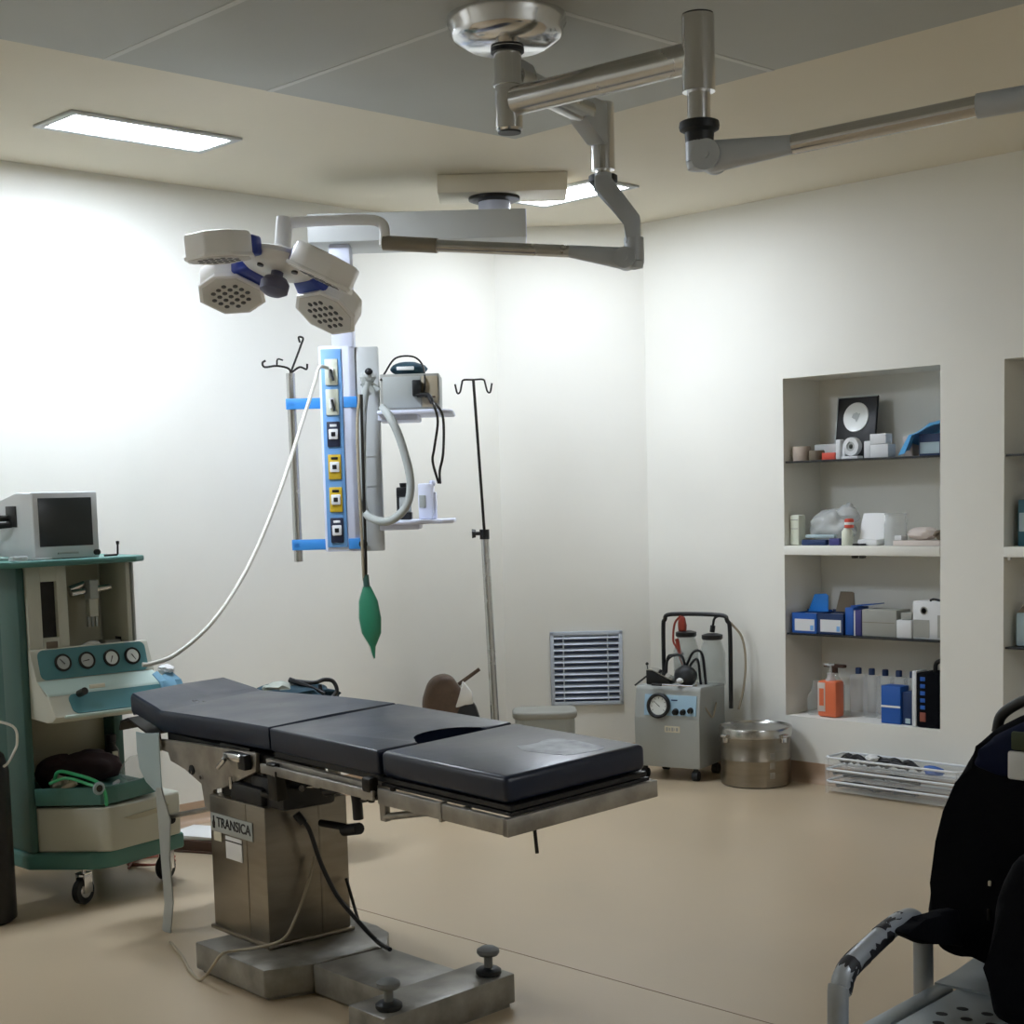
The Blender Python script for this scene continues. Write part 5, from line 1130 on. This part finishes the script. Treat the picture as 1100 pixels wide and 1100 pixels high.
for i, x in enumerate((1.845, 1.925, 2.005, 2.085, 2.165)):
    t = thing('clear_bottle', 'clear bottle with a small dark cap in the back row on the niche floor', 'bottle', (x, 6.80, ZF + e), 'back row of clear bottles')
    mb = MB(); mb.bx(x - .036, x + .036, 6.765, 6.835, ZF + e, ZF + .22, .012); part('body', mb, 'clear_plastic', t)
    mb = MB(); mb.lathe([(.016, 0), (.016, .028), (.013, .032), (0, .032)], (x, 6.80, ZF + .221), 14); part('cap', mb, 'box_navy', t)
bx = thing('blue_carton', 'bright blue carton with a white stripe on the niche floor', 'box', (2.12, 6.70, ZF))
mb = MB(); mb.bx(2.07, 2.18, 6.66, 6.74, ZF + e, ZF + .19, .003); part('carton', mb, 'box_royal', bx)
mb = MB(); mb.bx(2.07, 2.18, 6.6585, 6.661, ZF + .082, ZF + .092); part('stripe', mb, 'paper_white', bx, 'white stripe')
nbox('navy_carton', (2.186, 2.243, ZF, ZF + .165), ZF, .08, 6.67, ['box_navy', 'pale_blue'], 'narrow navy carton beside the bright blue carton', 'box', None, .003, (.3, .8, .05, .2, 1))
nbox('white_board', (2.252, 2.277, ZF, ZF + .275), ZF, .10, 6.65, 'box_white', 'tall thin white panel beside the black case', 'board')
kc = thing('black_case', 'tall black instrument case with a handle at the right of the niche floor', 'case', (2.345, 6.72, ZF + e))
mb = MB(); mb.bx(2.283, 2.41, 6.64, 6.80, ZF + e, ZF + .27, .008); part('body', mb, 'navy_fabric', kc)
mb = MB(); mb.tube([(2.34, 6.72, ZF + .265), (2.345, 6.72, ZF + .31), (2.375, 6.72, ZF + .325), (2.40, 6.72, ZF + .31), (2.402, 6.72, ZF + .265)], .011, 10, 5); part('handle', mb, 'black_plastic', kc)
mb = MB()
for k in range(5): mb.bx(2.305, 2.332, 6.6375, 6.641, ZF + .09 + .035 * k, ZF + .11 + .035 * k, .002, None, 0)
mb.bx(2.303, 2.335, 6.6375, 6.641, ZF + .03, ZF + .075, .002, None, 1); part('print', mb, ['box_royal', 'red_wire'], kc, 'blue and red print')
# second niche at the picture edge
nbox('teal_box', (2.80, 2.98, ZM, ZM + .215), ZM, .13, 6.67, ['teal_box', 'pale_blue'], 'dark teal box with a pale label in the niche at the right edge', 'box', None, .004, (.04, .9, .32, .72, 1))
mb = MB(); mb.lathe([(.03, 0), (.032, .006), (.032, .07), (.022, .084), (.022, .10), (0, .10)], (2.87, 6.74, ZM + .2165), 20, None, 0); mb.lathe([(.024, .098), (.026, .1), (.026, .13), (0, .132)], (2.87, 6.74, ZM + .2165), 18, None, 1); single('clear_bottle', mb, ['jar_glass', 'dark_metal'], 'clear bottle with a dark cap standing on the dark teal box', 'bottle')
mb = MB(); mb.bx(2.795, 2.96, 6.66, 6.80, .759, .918, .012); mb.prism([(2.797, .916), (2.96, .916), (2.94, .945), (2.83, .95)], 6.665, 6.795, 'y', .006, None, 1); single('pale_block', mb, ['pale_blue', 'box_brown'], 'pale blue grey block with a brown top on the lower shelf at the right edge', 'box')
mb = MB(); mb.bx(2.775, 2.79, 6.62, 6.635, 1.163, 1.1755, .002); single('shelf_clip', mb, 'box_white', 'tiny white clip under the thick shelf at the right edge', 'clip')

# ------------------------------------------------------------------ waiting bench with the backpack
BN = TR(4.615, 2.647, 0, 4.5)      # y along the bench side
be = thing('metal_bench', 'grey perforated steel bench with a taped tubular armrest at the lower right corner', 'bench', (4.95, 2.85, 0), None, 4.5)
def bp_(name, mb, ms, label=None, parent=None): return part(name, mb, ms, parent or be, label, BN)
SH = .42
mb = MB(); mb.bx(.0, .046, -.12, .32, SH - .03, SH, .006); mb.bx(.05, .62, -.12, .34, SH - .03, SH - .003, .004)
rows = []
for (y, z) in ((.32, SH - .004), (.42, SH - .004), (.52, SH + .004), (.60, SH + .03), (.65, SH + .09), (.675, SH + .18)): rows.append([(x, y, z) for x in (.0, .2, .4, .62)])
mb.sheet(rows, .006)
for i in range(6):
    for j in range(9):
        x = .10 + .055 * j + (.02 if i % 2 else 0); y = -.07 + .055 * i
        mb.lathe([(.013, SH - .0028), (.013, SH - .0022), (0, SH - .0022)], (x, y, 0), 12, None, 1, 1, .8)
bp_('seat', mb, ['bench_grey', 'black_plastic'])
mb = MB(); mb.bx(.0465, .0495, -.12, .32, SH - .012, SH - .008); bp_('seat_groove', mb, 'black_plastic')
mb = MB()
mb.tube([(-.035, -.04, .0), (-.035, -.04, SH + .035), (-.035, -.03, SH + .065), (-.035, .0, SH + .105), (-.035, .16, SH + .145), (-.035, .24, SH + .155), (-.035, .29, SH + .145), (-.035, .325, SH + .10), (-.035, .335, SH + .04), (-.035, .335, .0)], .022, 16, 5)
arm = bp_('armrest', mb, 'tube_grey')
pts = smooth([(-.035, -.03, SH + .065), (-.035, .0, SH + .105), (-.035, .08, SH + .127), (-.035, .16, SH + .145), (-.035, .24, SH + .155)], 8)
def tape_patch(i0, i1, a0, a1, seed):
    rs = random.Random(seed); rows = []
    for i in range(i0, i1 + 1):
        p = pts[i]; d = (pts[min(i + 1, len(pts) - 1)] - pts[max(i - 1, 0)]).normalized(); s = Vector((1, 0, 0)); u = s.cross(d) * -1; u = -u if u.z < 0 else u
        b0 = a0 + rs.uniform(-18, 18); b1 = a1 + rs.uniform(-18, 18)
        rows.append([p + .0232 * (math.cos(math.radians(b0 + (b1 - b0) * k / 10)) * s + math.sin(math.radians(b0 + (b1 - b0) * k / 10)) * u) for k in range(11)])
    mb = MB(); mb.sheet(rows, .0012); bp_('torn_tape', mb, 'tape_dark', 'torn dark tape', arm)
tape_patch(0, 10, -70, 285, 1); tape_patch(8, 16, 130, 215, 2); tape_patch(14, 24, -110, 25, 3); tape_patch(22, 31, 60, 200, 4); tape_patch(9, 14, -90, -10, 6)
mb = MB(); mb.tube([(.3, -.03, .0), (.3, -.03, SH - .03)], .02, 12); mb.tube([(.58, .3, 0), (.58, .3, SH - .03)], .02, 12); mb.tube([(-.035, .33, SH - .06), (.6, .33, SH - .06)], .018, 10); mb.tube([(-.035, -.04, SH - .06), (.6, -.04, SH - .06)], .018, 10); bp_('frame', mb, 'tube_grey')
# backpack
bk = thing('backpack', 'black and navy backpack with a white patch standing on the bench', 'backpack', (4.7349, 3.05, 0.5057))
O_ = [(4.6932, 0.987), (4.6624, 0.9514), (4.6356, 0.9136), (4.613, 0.8655), (4.5833, 0.799), (4.5647, 0.7288), (4.5507, 0.6308), (4.5365, 0.564), (4.546, 0.5118), (4.5719, 0.478), (4.623, 0.4689), (4.6908, 0.4929)]
xr = O_[0][0] + .20; zt = O_[0][1]
poly = O_ + [(xr + .12, O_[-1][1] - .005), (xr + .17, O_[-1][1] + .05), (xr + .15, O_[5][1]), (xr + .08, O_[2][1]), (xr, zt + .03), (xr - .12, zt + .045)]
mb = MB(); mb.prism(poly, 3.01, 3.22, 'y', .045, None, 0, 4)
part('main_body', mb, 'navy_fabric', bk)
mb = MB(); top = [O_[0], O_[1], O_[2], (O_[2][0] + .08, O_[2][1] - .02), (xr, zt - .04), (xr, zt + .027), (xr - .12, zt + .042)]
mb.prism([(x + .012, z - .006) for x, z in top], 3.0, 3.1, 'y', .02, None, 0, 3); part('top_flap', mb, 'navy_sheen', bk, 'navy upper flap')
mb = MB(); x0 = 4.826; mb.prism([(x0, .435), (x0 - .004, .55), (x0 + .01, .70), (x0 + .06, .80), (x0 + .26, .80), (x0 + .30, .60), (x0 + .29, .435)], 2.76, 3.03, 'y', .04, None, 0, 4); part('front_pocket', mb, 'navy_fabric', bk)
hA, hB, hC, hD = (4.6911, 3.05, 0.9807), (4.6997, 3.05, 1.014), (4.7278, 3.05, 1.0385), (4.7663, 3.05, 1.0556)
mb = MB(); mb.tube([hA, hB, hC, hD, (hD[0] + .05, 3.05, hD[2] - .005), (hD[0] + .07, 3.05, hD[2] - .05)], .012, 10, 5); part('carry_handle', mb, 'black_rubber', bk)
mb = MB(); mb.prism([(2.7568, 0.5863), (2.7746, 0.5944), (2.8396, 0.5925), (2.9065, 0.603), (2.9753, 0.595), (3.0067, 0.5024), (2.9065, 0.531), (2.8322, 0.5475), (2.7816, 0.5728)], 4.612, 4.645, 'x', .01, None, 0, 3); part('strap', mb, 'navy_fabric', bk)
l0, l1, m0, m1 = (4.7408, 4.8005, 0.891, 0.9522)
mb = MB(); mb.box(((l0 + l1) / 2 + .005, 2.998, (m0 + m1) / 2), (l1 - l0, .012, m1 - m0), .008); part('patch', mb, 'label_white', bk, 'white rectangular patch')
mb = MB(); mb.box(((l0 + l1) / 2 + .012, 2.999, m1 + .022), (l1 - l0, .010, .04), .008); part('patch', mb, 'label_green', bk, 'dark green patch above the white one')
mb = MB()
for i in range(2, 8):
    a = Vector((O_[i][0], 3.0, O_[i][1])); mb.blob((a.x + .006, 3.09, a.z), (.012, .05, .02), .2, 2, i, None, 0, 2)
part('side_piping', mb, 'navy_fabric', bk)

p = (4.6996, 3.005, 0.6554)
mb = MB(); mb.box((p[0], 3.006, p[2]), (.007, .006, .012), .002); mb.box((p[0] - .003, 3.006, p[2] - .07), (.006, .006, .025), .002, None, 1); part('zip_pull', mb, ['paper_cream', 'dark_metal'], bk, 'pale zip pull')

# ------------------------------------------------------------------ camera and view
cam = bpy.data.cameras.new('camera'); co = bpy.data.objects.new('camera', cam); COL.objects.link(co); SC.camera = co
co.matrix_world = Matrix([list(r) for r in ((0.6933, -0.0519, 0.7187, 6.3696), (0.7201, 0.0868, -0.6884, 0), (-0.0266, 0.9949, 0.0975, 1.5146)) ] + [[0, 0, 0, 1]])
cam.sensor_fit = 'HORIZONTAL'; cam.sensor_width = 36; cam.lens = 36 * 1665 / 1100
cam.shift_x = (550 - 552) / 1100; cam.shift_y = (697 - 550) / 1100
cam.clip_start = .05
w = bpy.data.worlds.new('world'); SC.world = w; w.use_nodes = True
w.node_tree.nodes['Background'].inputs[0].default_value = (.5, .55, .6, 1); w.node_tree.nodes['Background'].inputs[1].default_value = .05
vs = SC.view_settings; vs.view_transform = 'Standard'; vs.look = 'None'; vs.exposure = EXPOSURE; vs.gamma = 1; vs.use_curve_mapping = False
SC.cycles.max_bounces = 10; SC.cycles.diffuse_bounces = 6; SC.cycles.transparent_max_bounces = 16; SC.cycles.caustics_reflective = False; SC.cycles.caustics_refractive = False
SC.cycles.use_denoising = True
